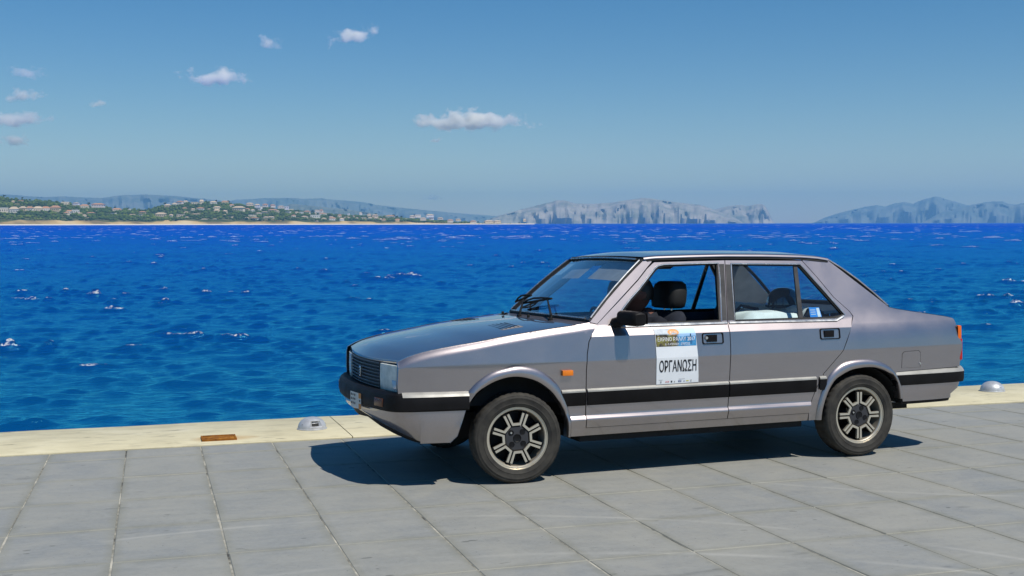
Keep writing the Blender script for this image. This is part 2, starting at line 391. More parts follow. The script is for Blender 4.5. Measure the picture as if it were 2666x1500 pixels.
# ------------------------------------------------------------------ sea
def sea_mesh():
    rs_ = np.random.RandomState(4)
    rad = [7.5]
    while rad[-1] < 16400:
        r = rad[-1]; rad.append(r * (1.0048 if r < 260 else 1.009 if r < 1500 else 1.03))
    rad = np.array(rad)
    az = np.concatenate([np.radians(np.arange(-78, -30, 1.2)), np.radians(np.arange(-30, 30, 0.105)), np.radians(np.arange(30, 80, 1.2))])
    Rr, A = np.meshgrid(rad, az, indexing='ij'); X = Rr * np.sin(A); Y = Rr * np.cos(A); Z = np.zeros_like(X); DX = np.zeros_like(X); DY = np.zeros_like(X)
    Nw = 130; lam = np.exp(rs_.uniform(math.log(0.36), math.log(4.0), 100)); lam = np.concatenate([lam, np.exp(rs_.uniform(math.log(2.2), math.log(7.0), 30))]); mean = R(258)
    for wi_, L in enumerate(lam):
        th = mean + rs_.normal(0, 0.50); k = 2 * math.pi / L; ph = rs_.uniform(0, 6.283)
        amp = 0.0060 * L ** 0.70 * rs_.uniform(0.5, 1.3) * (0.85 if L < 1.5 else 0.34)
        w = np.clip((L / (0.0040 * Rr) - 1.0) / 1.5, 0, 1)      # drop waves too short for the mesh there
        if wi_ >= 100: w = 0.9 * np.clip((Rr - 70) / 160, 0, 1); amp *= 1.9
        arg = k * (X * math.cos(th) + Y * math.sin(th)) + ph
        s_, c_ = np.sin(arg), np.cos(arg); Z += w * amp * s_; q = 0.9 * amp * w * (Rr < 250)
        DX -= q * math.cos(th) * -c_; DY -= q * math.sin(th) * -c_
    grp = 0.85 + 0.25 * np.sin(X * 0.21 + 1.3 * np.sin(Y * 0.11)) * np.sin(Y * 0.16 + 0.7)
    sg = np.std(Z); hn = np.clip(Z * grp / sg, -3, 3.4); Z = sg * 1.08 * (np.exp(0.68 * hn) - 1.25)   # peaked crests, flat troughs
    DX *= grp; DY *= grp
    P = np.stack([X + DX, Y + DY, Z + SEA_Z], -1)
    nr, na = X.shape
    bb = P[..., 0] * E2.x + P[..., 1] * E2.y
    idx = np.arange(nr * na).reshape(nr, na); quads = np.stack([idx[:-1, :-1], idx[:-1, 1:], idx[1:, 1:], idx[1:, :-1]], -1)
    keep = (bb[:-1, :-1] > 10.2); quads = quads[keep]
    me = bpy.data.meshes.new('sea'); V = P.reshape(-1, 3).astype(np.float32)
    used = np.unique(quads); rem = np.full(len(V), -1, np.int64); rem[used] = np.arange(len(used)); V = V[used]; quads = rem[quads]
    me.vertices.add(len(V)); me.vertices.foreach_set('co', V.ravel()); nq = len(quads)
    me.loops.add(nq * 4); me.polygons.add(nq); me.loops.foreach_set('vertex_index', quads.ravel().astype(np.int32))
    me.polygons.foreach_set('loop_start', np.arange(0, nq * 4, 4, dtype=np.int32)); me.update(calc_edges=True)
    me.polygons.foreach_set('use_smooth', np.ones(nq, bool))
    hgt = (Z.reshape(-1)[used] / (np.std(Z) + 1e-6)).astype(np.float32)
    at = me.attributes.new('crest', 'FLOAT', 'POINT'); at.data.foreach_set('value', hgt)
    me.validate(); return me
def sea_mat():
    N = Nodes('sea_water'); p = N.pos(); q = N.mapping(p, rot=(0, 0, -QA))
    sep = N.n('ShaderNodeSeparateXYZ'); N.l(q, sep.inputs[0]); b = sep.outputs[1]
    crest = N.n('ShaderNodeAttribute', attribute_name='crest').outputs['Fac']
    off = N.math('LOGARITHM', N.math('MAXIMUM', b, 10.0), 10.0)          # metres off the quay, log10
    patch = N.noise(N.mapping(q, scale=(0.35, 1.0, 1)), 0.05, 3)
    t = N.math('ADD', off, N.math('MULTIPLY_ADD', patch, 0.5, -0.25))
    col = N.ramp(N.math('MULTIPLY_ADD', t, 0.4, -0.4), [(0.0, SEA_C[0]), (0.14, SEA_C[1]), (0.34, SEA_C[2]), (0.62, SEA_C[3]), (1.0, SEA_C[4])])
    # foam on the breaking tops
    fo = N.noise(N.mapping(q, scale=(0.9, 1.0, 1)), 0.55, 2, 0.5); ff = N.noise(q, 7.0, 4, 0.7)
    f1 = N.math('MULTIPLY', N.ramp(N.math('MULTIPLY_ADD', crest, 0.13, fo), [(0.96, 0.0), (1.03, 1.0)]), N.ramp(ff, [(0.50, 0.0), (0.60, 1.0)]))
    fb = N.ramp(N.noise(N.mapping(q, scale=(0.8, 0.10, 1)), 0.42, 3, 0.6), [(0.722, 0.0), (0.75, 1.0)])
    farm = N.ramp(N.math('DIVIDE', b, 300.0, clamp=True), [(0.2, 0.0), (0.5, 1.0)]); farm = N.math('MULTIPLY', farm, N.ramp(N.math('DIVIDE', b, 1500.0, clamp=True), [(0.25, 1.0), (0.8, 0.0)]))
    foam = N.math('MAXIMUM', f1, N.math('MULTIPLY', fb, farm), clamp=True)
    col = N.mix(foam, col, (0.75, 0.78, 0.8, 1))
    rip = N.math('ADD', N.noise(N.mapping(q, scale=(0.5, 1, 1)), 4.2, 5, 0.62, 0.5), N.math('MULTIPLY', N.noise(N.mapping(q, scale=(0.45, 1, 1), rot=(0, 0, .12)), 1.0, 4, 0.6, .3), 1.6))
    bpn = N.n('ShaderNodeBump'); N.l(N.ramp(N.math('MULTIPLY_ADD', off, 0.4, -0.4), [(0.10, 0.11), (0.5, 0.34)]), bpn.inputs['Distance']); N.l(rip, bpn.inputs['Height']); N.l(N.ramp(N.math('MULTIPLY_ADD', off, 0.4, -0.4), [(0.08, 0.55), (0.45, 1.0)]), bpn.inputs['Strength']); bp = bpn.outputs[0]
    d = N.n('ShaderNodeBsdfDiffuse'); N.l(col, d.inputs[0]); d.inputs['Normal'].default_value = (0, 0, 1); upn = N.n('ShaderNodeCombineXYZ'); upn.inputs[2].default_value = 1.0; N.l(upn.outputs[0], d.inputs['Normal'])
    g = N.n('ShaderNodeBsdfGlossy'); g.inputs['Roughness'].default_value = 0.16; g.inputs['Color'].default_value = (0.16, 0.90, 1.0, 1); N.l(bp, g.inputs['Normal'])
    fr = N.n('ShaderNodeFresnel'); fr.inputs['IOR'].default_value = 1.33; N.l(bp, fr.inputs['Normal'])
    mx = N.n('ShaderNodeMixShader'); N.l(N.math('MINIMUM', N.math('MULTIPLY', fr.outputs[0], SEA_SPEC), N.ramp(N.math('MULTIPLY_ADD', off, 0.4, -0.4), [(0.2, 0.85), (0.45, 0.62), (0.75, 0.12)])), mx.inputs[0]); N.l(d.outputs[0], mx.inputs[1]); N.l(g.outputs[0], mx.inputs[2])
    N.l(mx.outputs[0], N.out.inputs[0]); return N.m
SEA_SPEC = 2.0
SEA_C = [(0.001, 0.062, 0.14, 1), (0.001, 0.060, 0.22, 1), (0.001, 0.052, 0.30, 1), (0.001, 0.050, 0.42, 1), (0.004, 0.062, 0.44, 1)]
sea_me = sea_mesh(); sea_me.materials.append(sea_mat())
sea = bpy.data.objects.new('sea', sea_me); COL.objects.link(sea); tag(sea, kind='structure')

# ------------------------------------------------------------------ far shore
yhor = lambda u: 581.75 - 0.00134 * (u - 1333)
def far(u, Y, z=None, y=None):
    """a point at picture column u, Y metres out to sea; height given or read off at picture row y"""
    if z is None: z = CAM_H + (yhor(u) - y) / FPX * Y
    return Vector(((u - 1333) / FPX * Y, Y, z))
def interp(pts):
    xs, ys = [p[0] for p in pts], [p[1] for p in pts]
    return lambda u: float(np.interp(u, xs, ys))
RIDGE = interp([(-900, 505), (-300, 503), (0, 510), (60, 516), (130, 521), (200, 528), (240, 533), (300, 541), (350, 544), (400, 541), (430, 531), (450, 527), (500, 525), (560, 525), (600, 527), (650, 532), (700, 537), (760, 545), (800, 550), (860, 557), (930, 560), (1000, 563), (1080, 567), (1140, 572), (1200, 576), (1260, 578), (1330, 580.5), (1395, 582.5)])
SH0 = lambda u: 2600 + max(0, u) / 1380 * 1000
WID = 700.0
def hillz(u, Y):
    y0 = SH0(u); t = (Y - y0) / WID; Yr = y0 + WID; Hh = max(1.5, CAM_H + (yhor(u) - RIDGE(u)) / FPX * Yr - 3.0)
    if t <= 0: return SEA_Z - 0.6 + (t + 0.005) * 40
    n = noise.fractal(Vector((u * 0.018, Y * 0.006, 0.3)), 1.0, 2.1, 4)
    if t <= 1:
        s_ = t ** 0.9; beach = min(1.0, t / 0.02) * 2.0
        cl = min(1, max(0, (t - 0.024) / 0.012)) * (5.5 + 4 * noise.noise((u * 0.03, 1.7, 0))) * min(1, Hh / 25)
        z = beach + cl + max(0, Hh - 8) * s_ * (1 + 0.35 * n * (1 - t))
        return SEA_Z + min(z, Hh * (0.25 + 0.75 * min(1, t / 0.9)) + 6 * (t < .2))
    return SEA_Z + max(0.5, Hh * (1 - (t - 1) * 0.9)) + n * 2
us = np.arange(-900, 1396, 6.0); ts = np.concatenate([[-0.03, -0.004, 0.0, 0.008, 0.016, 0.022, 0.027, 0.032, 0.038, 0.05], np.linspace(0.07, 1.0, 26), np.linspace(1.06, 1.9, 8)])
rows = []
for t in ts:
    rows.append([far(u, SH0(u) + WID * t, z=hillz(u, SH0(u) + WID * t)) for u in us])
def land_mat():
    N = Nodes('hillside_ground'); p = N.pos(); z = N.n('ShaderNodeSeparateXYZ'); N.l(p, z.inputs[0])
    n = N.noise(p, 0.012, 5, 0.6); f = N.noise(p, 0.06, 4)
    scrub = N.ramp(N.math('ADD', N.math('MULTIPLY', n, 0.6), N.math('MULTIPLY', f, 0.4)), [(0.35, (0.035, 0.055, 0.016, 1)), (0.5, (0.075, 0.095, 0.03, 1)), (0.62, (0.16, 0.14, 0.065, 1)), (0.72, (0.30, 0.24, 0.13, 1))])
    cliff = N.ramp(N.noise(p, 0.009, 3), [(0.42, (0.20, 0.15, 0.07, 1)), (0.55, (0.52, 0.37, 0.16, 1)), (0.7, (0.62, 0.50, 0.30, 1))])
    zz = N.math('SUBTRACT', z.outputs[2], SEA_Z)
    col = N.mix(N.ramp(N.math('DIVIDE', N.math('MULTIPLY_ADD', N.math('SUBTRACT', N.noise(p, 0.0065, 3), 0.5), -34.0, zz), 20.0), [(0.36, 0.0), (0.46, 1.0)]), cliff, scrub)
    col = N.mix(N.ramp(N.math('DIVIDE', zz, 4.0), [(0.55, 0.0), (0.72, 1.0)]), (0.68, 0.62, 0.50, 1), col)
    N.bsdf(col, 0.95, 0, 0.1); return N.m
m = MB(); m.grid(rows); hill = m.build('hillside', land_mat(), angle=60); tag(hill, kind='structure')

def leaf_mat(name, c0, c1, c2, sc):
    N = Nodes(name); p = N.pos(); n = N.noise(p, sc, 5, 0.65)
    N.bsdf(N.ramp(n, [(0.32, c0), (0.5, c1), (0.68, c2)]), 0.9, 0, 0.15); return N.m
M_WOOD = leaf_mat('pine_scrub', (0.024, 0.044, 0.013, 1), (0.065, 0.105, 0.02, 1), (0.17, 0.21, 0.035, 1), 0.022)
ICO = bmesh.new(); bmesh.ops.create_icosphere(ICO, subdivisions=1, radius=1.0); ICO.verts.ensure_lookup_table()
ICO_V = [v.co.copy() for v in ICO.verts]; ICO_F = [tuple(v.index for v in f.verts) for f in ICO.faces]; ICO.free()
def blob(mb, c, rx, rz, rg, squash=1.0):
    """one ragged clump of leaves"""
    ry = rx * rg.uniform(.8, 1.2); a = rg.uniform(0, 6.28); ca, sa = math.cos(a), math.sin(a); P = []
    for v in ICO_V:
        k = rg.uniform(0.68, 1.18); x, y, z = v.x * rx * k, v.y * ry * k, v.z * rz * k
        P.append((c[0] + x * ca - y * sa, c[1] + x * sa + y * ca, c[2] + z))
    mb.add(P, ICO_F)
def row_on_hill(u, y):
    """distance at which the hillside shows at picture row y"""
    best = None
    for t in np.linspace(0.03, 1.0, 60):
        Y = SH0(u) + WID * t; z = hillz(u, Y); yy = yhor(u) - (z - CAM_H) / Y * FPX
        if best is None or yy <= y:
            best = (Y, z)
            if yy <= y: break
    return best

# houses: zoom column, base row, width, height
HS4 = [(40,272,85,48),(137,278,92,60),(225,255,70,42),(290,258,70,44),(370,262,90,48),(445,262,80,48),(535,260,100,54),(135,178,30,20),(210,165,60,12),(627,200,80,32),(735,192,60,16),(815,232,90,38),(945,215,130,32),(670,282,70,34),(730,280,70,36),(640,292,50,26),(770,292,40,20),(1125,262,95,32),(875,288,80,20),(940,262,40,12),(1090,288,50,14),(815,312,40,20),(860,330,40,14),(1250,252,28,18),(1370,280,70,22),(1270,298,70,12),(1350,312,45,22),(1545,310,110,38),(1735,312,80,24),(1885,295,90,14),(1790,325,40,14),(1690,205,75,26),(1610,225,60,34),(1730,182,60,22),(1785,182,50,24),(1870,195,70,26),(1935,190,45,40),(2050,190,70,28),(2160,185,70,26),(1775,245,42,22),(1925,248,76,26),(2010,248,40,14),(2085,238,75,26),(2080,272,60,32),(2160,275,40,26),(2225,220,50,28),(2290,255,130,44),(2395,200,70,22),(2425,262,40,22),(2485,250,60,40),(2545,212,50,24),(2375,250,40,20),(2480,290,60,18),(2420,310,80,18),(2440,335,90,18),(2540,275,60,14),(2210,320,50,14),(2160,300,30,12),(1960,345,60,14),(2060,340,40,10),(2550,330,50,20),(2370,330,40,14)]
HS5 = [(40,215,50,20),(120,225,60,18),(175,238,38,28),(215,258,50,22),(40,262,90,24),(85,270,40,18),(190,280,50,20),(270,282,40,18),(315,285,40,22),(370,280,60,26),(447,288,25,16),(505,265,36,22),(465,262,50,16),(518,295,80,20),(345,325,60,22),(447,325,100,32),(530,340,50,18),(610,345,70,28),(600,320,40,14),(700,350,45,26),(750,330,60,18),(815,315,24,14),(847,335,26,16),(765,290,18,12),(880,285,30,14),(910,338,50,22),(970,335,44,20),(960,300,40,16),(1020,310,60,20),(1030,340,46,22),(1073,348,24,22),(1105,352,34,22),(1165,322,90,26),(1235,355,56,24),(1315,335,40,10),(1375,318,50,20),(1425,312,60,22),(1480,340,60,20),(1545,310,80,22),(1560,335,40,16),(1645,332,50,14),(1740,360,60,22),(1815,345,50,14),(1960,368,60,20),(2110,365,90,20),(2190,366,70,20),(2450,352,30,20),(25,325,60,18),(455,362,40,12)]
WALLS = [simple('white_plaster', (0.80, 0.77, 0.70, 1), 0.9, scale=0.4), simple('cream_plaster', (0.78, 0.68, 0.52, 1), 0.9, scale=0.4), simple('ochre_plaster', (0.68, 0.55, 0.36, 1), 0.9, scale=0.4)]
ROOFS = [simple('terracotta_tiles', (0.50, 0.27, 0.15, 1), 0.9, scale=0.4), simple('pale_tan_tiles', (0.62, 0.48, 0.33, 1), 0.9, scale=0.4), simple('white_flat_roof', (0.62, 0.60, 0.55, 1), 0.9, scale=0.4)]
M_DARKWIN = simple('dark_window', (0.03, 0.035, 0.045, 1), 0.25)
w_me = {}; HOUSE_ME = {}
def unit_box(): return MB().box((0, 0, 0.5), (1, 1, 1))
for i, mm in enumerate(WALLS): HOUSE_ME['w%d' % i] = unit_box().mesh('wall', mm)
for i, mm in enumerate(ROOFS):
    q = MB()
    if i < 2: q.add([(-.56, -.56, 0), (.56, -.56, 0), (.56, .56, 0), (-.56, .56, 0), (-.25, 0, .9), (.25, 0, .9)], [(0, 1, 5, 4), (2, 3, 4, 5), (1, 2, 5), (3, 0, 4), (3, 2, 1, 0)])
    else: q.box((0, 0, 0.12), (1.06, 1.06, 0.24))
    HOUSE_ME['r%d' % i] = q.mesh('roof', mm, angle=20)
HOUSE_ME['win'] = MB().box((0, 0, 0), (1, 1, 1)).mesh('window', M_DARKWIN)
rh = random.Random(11); NAMES = {}
houses = []
for off, L in ((0, HS4), (700, HS5)):
    for (zx, zy, w, h) in L: houses.append((off + zx / 3.68, 480 + zy / 3.68, w / 3.68, h / 3.68))
rx_ = random.Random(77)
for k in range(44):
    u = rx_.uniform(425, 1190); yr = RIDGE(u); y = yr + 3 + rx_.random() ** 1.3 * (574 - yr) * .8
    w = rx_.uniform(9, 15)
    if y < 577 and not any(abs(u - a) < (w + b) * .6 and abs(y - d) < 7 for a, d, b, _ in houses): houses.append((u, y, w, rx_.uniform(5, 8)))
for (u, y, w, h) in houses:
    Y, z = row_on_hill(u, y); W, Ht = w / FPX * Y, max(2.6, h / FPX * Y)
    wi = rh.choice((0, 0, 1, 1, 2)); ri = rh.choice((0, 1, 1, 2)); D = min(W, 12) * rh.uniform(.6, .9)
    base = Vector(((u - 1333) / FPX * Y, Y + D * .5, CAM_H + (yhor(u) - y) / FPX * Y))
    size = 'long' if W > 19 else 'small' if W < 9.5 else 'tall' if Ht / W > 0.62 else 'mid-sized'
    t = (Y - SH0(u)) / WID; lev = 'by the beach' if t < .12 else 'low' if t < .35 else 'halfway up' if t < .7 else 'high'
    zone = 'on the leftmost wooded hill' if u < 165 else 'in the dip between wooded hills' if u < 420 else 'on the crowded middle hill' if u < 730 else 'on the falling right slope' if u < 940 else 'above the long pale beach' if u < 1180 else 'on the low spit'
    wall_w = ('white', 'cream', 'ochre')[wi]; roof_w = ('terracotta roof', 'pale tan roof', 'flat white roof')[ri]
    e = tag(empty('hillside_house'), '%s %s house, %s, %s %s' % (size, wall_w, roof_w, lev, zone), 'house', 'houses on the far shore')
    e.location = base; e.rotation_euler = (0, 0, R(rh.uniform(-25, 25)))
    wallh = Ht * (.68 if ri < 2 else .92)
    o = bpy.data.objects.new('wall', HOUSE_ME['w%d' % wi]); COL.objects.link(o); o.parent = e; o.location = (0, 0, -2.0); o.scale = (W * .92, D, wallh + 2.0)
    o = bpy.data.objects.new('roof', HOUSE_ME['r%d' % ri]); COL.objects.link(o); o.parent = e; o.location = (0, 0, wallh); o.scale = (W * .92, D, Ht * .42)
    nwin = 0 if W < 9 else min(5, int(W / 4.5))
    for k in range(nwin):
        o = bpy.data.objects.new('window', HOUSE_ME['win']); COL.objects.link(o); o.parent = e
        o.location = (W * .92 * ((k + .5) / nwin - .5), -D / 2 - .03, wallh * .5); o.scale = (1.5, .2, wallh * .34)

# woods between the houses
wood = MB(); rw = random.Random(21); n_ok = 0
hs_boxes = [(u - w * .55, u + w * .55, y - h, y + 1.0) for (u, y, w, h) in houses]
while n_ok < 5200:
    u = rw.uniform(-500, 1330) if rw.random() < .25 else rw.uniform(-40, 1300); t = rw.uniform(0.045, 1.03) ** 0.9; Y = SH0(u) + WID * t; z = hillz(u, Y)
    if z < SEA_Z + 5.5 + 5 * noise.noise((u * .025, 4.4, 0)): 
        if rw.random() < .8: n_ok += 0.2; continue
    yy = yhor(u) - (z - CAM_H) / Y * FPX
    if any(a < u < b and c < yy < d + 0.6 for a, b, c, d in hs_boxes) and rw.random() < .93: n_ok += .05; continue
    if noise.noise((u * .012, Y * .008, 5.0)) > 0.28 and rw.random() < .8: n_ok += .1; continue
    s_ = rw.uniform(2.0, 5.2) * (1.25 if rw.random() < .15 else 1) * (0.55 if u > 1230 else 1); blob(wood, ((u - 1333) / FPX * Y, Y, z + s_ * .45), s_, s_ * rw.uniform(.6, .95), rw); n_ok += 1
wd = wood.build('hillside_wood', M_WOOD, angle=180, fix=False); tag(wd, kind='stuff')

# single pines standing out on the skyline
M_TRUNK = simple('pine_trunk', (0.10, 0.07, 0.045, 1), 0.95)
M_PINE = leaf_mat('pine_crown', (0.018, 0.032, 0.014, 1), (0.035, 0.055, 0.02, 1), (0.065, 0.085, 0.03, 1), 0.25)
SKYT = [(14, 1.02, 11, 'tall dark pine on the wooded western hilltop'), (62, 1.0, 9, 'round dark pine right of the western hilltop'), (168, 1.0, 9, 'dark pine behind the villas on the western hill'), (179, .98, 8, 'second dark pine right of the villas on the western hill'), (234, 1.0, 12, 'tall dark cypress-like pine standing alone on the western slope'), (302, .97, 8, 'dark pine in the dip between the two hills'), (337, .98, 8, 'small dark pine low in the dip between the hills'), (432, 1.0, 10, 'dark pine at the western foot of the crowded hill'), (462, 1.0, 9, 'dark pine among white houses on the crowded hill'), (538, 1.0, 8, 'dark pine between two cream houses on the hilltop'), (565, 1.0, 10, 'spreading dark pine at the top of the crowded hill'), (597, 1.0, 10, 'dark pine right of the topmost cream house'), (815, .98, 12, 'tall dark pine on the eastern slope by the houses'), (978, .96, 13, 'tall dark pine above the pale beach'), (1026, .97, 13, 'broad dark pine among houses above the pale beach'), (1034, .94, 11, 'dark pine beside the broad one above the pale beach'), (1046, .98, 10, 'dark pine right of the broad one above the beach'), (1105, .96, 9, 'dark pine between two white houses near the spit'), (1152, .97, 9, 'dark pine at the start of the low spit'), (1178, .9, 8, 'dark pine at the tip of the wooded part of the spit'), (1226, .6, 7, 'small dark tree standing alone on the low spit'), (1246, .6, 8, 'slender dark tree on the low spit'), (1352, .4, 6, 'dark bush-like tree beside the small house at the spit end')]
for (u, t, hgt, lab) in SKYT:
    Y = SH0(u) + WID * t; z = hillz(u, Y); x = (u - 1333) / FPX * Y
    e = tag(empty('pine_tree', None, (x, Y, z)), lab, 'tree', 'pines on the far skyline')
    MB().tube([(0, 0, -1), (.1, 0, hgt * .3), (.2, 0, hgt * .75)], [.45, .35, .15], 6).build('trunk', M_TRUNK, e)
    q = MB()
    for k in range(9): blob(q, (rw.uniform(-.28, .28) * hgt, rw.uniform(-.28, .28) * hgt, hgt * rw.uniform(.5, .92)), hgt * rw.uniform(.16, .26), hgt * rw.uniform(.1, .17), rw)
    q.build('crown', M_PINE, e, angle=180, fix=False)

# mountains and islands
def rock_mat(name, cs, sc):
    N = Nodes(name); p = N.pos(); n = N.noise(N.mapping(p, scale=(1, 1, 2.4)), sc, 6, 0.6); z = N.n('ShaderNodeSeparateXYZ'); N.l(p, z.inputs[0])
    N.bsdf(N.ramp(n, [(0.30, cs[0]), (0.5, cs[1]), (0.70, cs[2])]), 0.95, 0, 0.1); return N.m
def range_(name, pts, Y, depth, mat, rough=0.055, steep=0.75, du=4.0, seed=0.0):
    f = interp(pts); rows = []; us_ = np.arange(pts[0][0], pts[-1][0] + .1, du)
    prof = [(-.02, -.02), (0, 0.0), (.05, .22), (.12, .40), (.2, .54), (.3, .66), (.42, .78), (.55, .88), (.7, .95), (.85, .985), (1.0, 1.0), (1.25, .8), (1.6, .4), (2.0, 0.0)]
    for (t, k) in prof:
        row = []
        for u in us_:
            Hh = max(0, (yhor(u) - f(u)) / FPX * (Y + depth) + CAM_H - SEA_Z)
            kk = k ** steep if k > 0 else k
            n = noise.fractal(Vector((u * .022 + seed, t * 2.3, seed)), 1.0, 2.0, 5); g = noise.fractal(Vector((u * .045 + seed, t * 2.6, 3.3)), 0.8, 2.2, 4)
            z = SEA_Z + Hh * (kk + (rough * n + rough * .55 * g) * (1 - k) * (k > 0)) - (1.0 if t < 0 else 0)
            YY = Y + depth * t + depth * .22 * g * (0 < t < 1)
            row.append(((u - 1333) / FPX * YY, YY, min(z, SEA_Z + Hh)))
        rows.append(row)
    m = MB(); m.grid(rows); o = m.build(name, mat, angle=50); return tag(o, kind='structure')
M_ROCKA = rock_mat('island_limestone', [(0.17, 0.19, 0.14, 1), (0.32, 0.30, 0.24, 1), (0.45, 0.40, 0.33, 1)], 0.005)
M_ROCKB = rock_mat('far_mountain', [(0.10, 0.14, 0.12, 1), (0.17, 0.20, 0.17, 1), (0.25, 0.26, 0.21, 1)], 0.003)
zz = lambda L: [(1240 + x / 1.8065, 480 + y / 1.8065) for x, y in L]
range_('island', zz([(20, 186), (40, 172), (100, 150), (200, 121), (300, 97), (380, 77), (420, 77), (470, 91), (560, 92), (650, 85), (720, 73), (780, 64), (840, 70), (900, 80), (1000, 92), (1060, 99), (1110, 117), (1170, 140), (1230, 165), (1260, 186)]), 9000, 800, M_ROCKA, steep=.95, seed=1.0)
range_('island', zz([(1060, 186), (1090, 150), (1120, 119), (1180, 103), (1240, 97), (1275, 102), (1320, 93), (1345, 93), (1362, 108), (1380, 145), (1395, 172), (1408, 186)]), 9900, 600, M_ROCKA, steep=.85, seed=4.0, du=3)
range_('mountain_range', zz([(1560, 188), (1590, 178), (1640, 156), (1700, 136), (1760, 121), (1830, 106), (1880, 98), (1920, 106), (1960, 91), (2010, 83), (2050, 92), (2090, 75), (2140, 62), (2170, 60), (2220, 75), (2270, 88), (2300, 98), (2400, 110), (2600, 130), (2800, 186)]), 13200, 1400, M_ROCKB, seed=7.0)
range_('mountain_range', zz([(2080, 188), (2110, 172), (2150, 150), (2200, 126), (2260, 112), (2340, 94), (2400, 83), (2470, 80), (2490, 90), (2530, 97), (2560, 90), (2620, 84), (2760, 95), (2900, 130), (3100, 188)]), 12000, 900, M_ROCKB, seed=9.0)
range_('mountain_range', [(-700, 540), (-300, 515), (0, 507), (30, 507), (70, 511), (110, 514), (160, 512), (230, 515), (270, 516), (310, 510), (370, 507), (430, 509), (480, 513), (520, 517), (570, 522), (700, 540), (800, 560), (860, 582)], 11500, 1200, M_ROCKB, seed=12.0)
range_('mountain_range', [(420, 575), (500, 545), (570, 528), (620, 521), (680, 517), (720, 516), (780, 518), (830, 517), (900, 523), (940, 526), (980, 534), (1050, 542), (1120, 549), (1200, 556), (1270, 561), (1330, 566), (1400, 572), (1500, 583)], 12600, 1500, M_ROCKB, seed=15.0)
range_('mountain_range', [(640, 583), (700, 556), (735, 541), (760, 531), (800, 535), (850, 540), (900, 545), (960, 553), (1010, 561), (1080, 572), (1140, 583)], 7500, 700, M_ROCKB, seed=18.0)

# ------------------------------------------------------------------ air
HZ = Nodes('air_haze'); pv = HZ.n('ShaderNodeVolumePrincipled'); pv.inputs['Color'].default_value = (0.30, 0.615, 0.76, 1); pv.inputs['Density'].default_value = 8e-5; pv.inputs['Anisotropy'].default_value = 0.1
HZ.l(pv.outputs[0], HZ.out.inputs['Volume'])
m = MB(); m.box((0, 6500, 218), (36000, 22000, 446)); hz = m.build('haze', HZ.m); tag(hz, kind='stuff')

# ------------------------------------------------------------------ clouds, all above the haze
def cloud(u, y, w, h, dens, lab, Z=1250.0, tilt=0.0, seed=0):
    """a rounded body of vapour whose density frays out towards its edge"""
    Y = Z / ((yhor(u) - y) / FPX); k = Y / FPX; W, Hh = w * k * .86, h * k * 1.0
    bm = bmesh.new(); bmesh.ops.create_icosphere(bm, subdivisions=3, radius=1.0)
    for v in bm.verts: v.co = Vector((v.co.x * W, v.co.y * W * .45, v.co.z * Hh + tilt * v.co.x * W))
    me = bpy.data.meshes.new('cloud'); bm.to_mesh(me); bm.free()
    o = bpy.data.objects.new('cloud', me); COL.objects.link(o); o.location = ((u - 1333) * k, Y, Z)
    N = Nodes('cloud_vapour'); v = N.obj(); s = N.n('ShaderNodeSeparateXYZ'); N.l(v, s.inputs[0])
    x = N.math('DIVIDE', s.outputs[0], W); yy = N.math('DIVIDE', s.outputs[1], W * .45); z = N.math('DIVIDE', N.math('SUBTRACT', s.outputs[2], N.math('MULTIPLY', s.outputs[0], tilt)), Hh)
    zf = N.math('MULTIPLY', z, N.math('MULTIPLY_ADD', N.math('LESS_THAN', z, 0.0), 0.55, 1.0))          # flatter below
    r = N.math('SQRT', N.math('ADD', N.math('ADD', N.math('MULTIPLY', x, x), N.math('MULTIPLY', yy, yy)), N.math('MULTIPLY', zf, zf)))
    n = N.noise(N.mapping(v, scale=(1 / Hh, 1 / Hh, 1.25 / Hh), loc=(seed * 3.7, seed, 0)), 1.15, 6, .62)
    f = N.math('ADD', N.math('SUBTRACT', 0.50, r), N.math('MULTIPLY', N.math('SUBTRACT', n, 0.5), 2.3))
    d = N.math('MULTIPLY', N.math('MULTIPLY', f, 2.6, clamp=True), dens / Hh)
    p = N.n('ShaderNodeVolumePrincipled'); p.inputs['Color'].default_value = (1.0, 0.985, 0.95, 1); p.inputs['Anisotropy'].default_value = 0.0; N.l(d, p.inputs['Density']); N.l(p.outputs[0], N.out.inputs['Volume'])
    N.m.cycles.volume_step_rate = 0.35; me.materials.append(N.m)
    return tag(o, lab, 'cloud', 'small fair weather clouds', kind='thing')
CLOUD_K = 0.8
CLD = [(1225, 322, 265, 48, 9, 'long bright white cloud low over the sea, left of the car roof', 0), (568, 207, 170, 42, 5.5, 'flat grey white cloud with a ragged base, left of centre', 0), (920, 103, 120, 42, 4.5, 'slanting pale cloud, highest in the sky', .22), (706, 121, 72, 42, 2.6, 'faint wispy puff between two larger pale clouds', -.1), (66, 256, 92, 38, 4, 'faint pinkish puff at the left edge, below the thinnest wisp', .1), (40, 318, 170, 36, 3.5, 'long faint cloud bank cut by the left edge of the photo', .06), (42, 368, 100, 34, 3.0, 'lowest small faint cloud at the left edge', .05), (262, 275, 60, 24, 1.8, 'tiny faint pink wisp, left of the flat grey white cloud', .15), (80, 195, 105, 34, 1.4, 'thinnest pink wisp near the upper left', -.1), (1135, 367, 34, 14, 2.0, 'tiny pale puff just under the long bright white cloud', 0), (1128, 516, 60, 16, 1.3, 'faint pale wisp over the far blue mountains', 0)]
for i, (u, y, w, h, dn, lab, tl) in enumerate(CLD): cloud(u, y, w, h, dn * CLOUD_K, lab, Z=1250.0 if y < 480 else 700.0, tilt=tl, seed=30 + i)

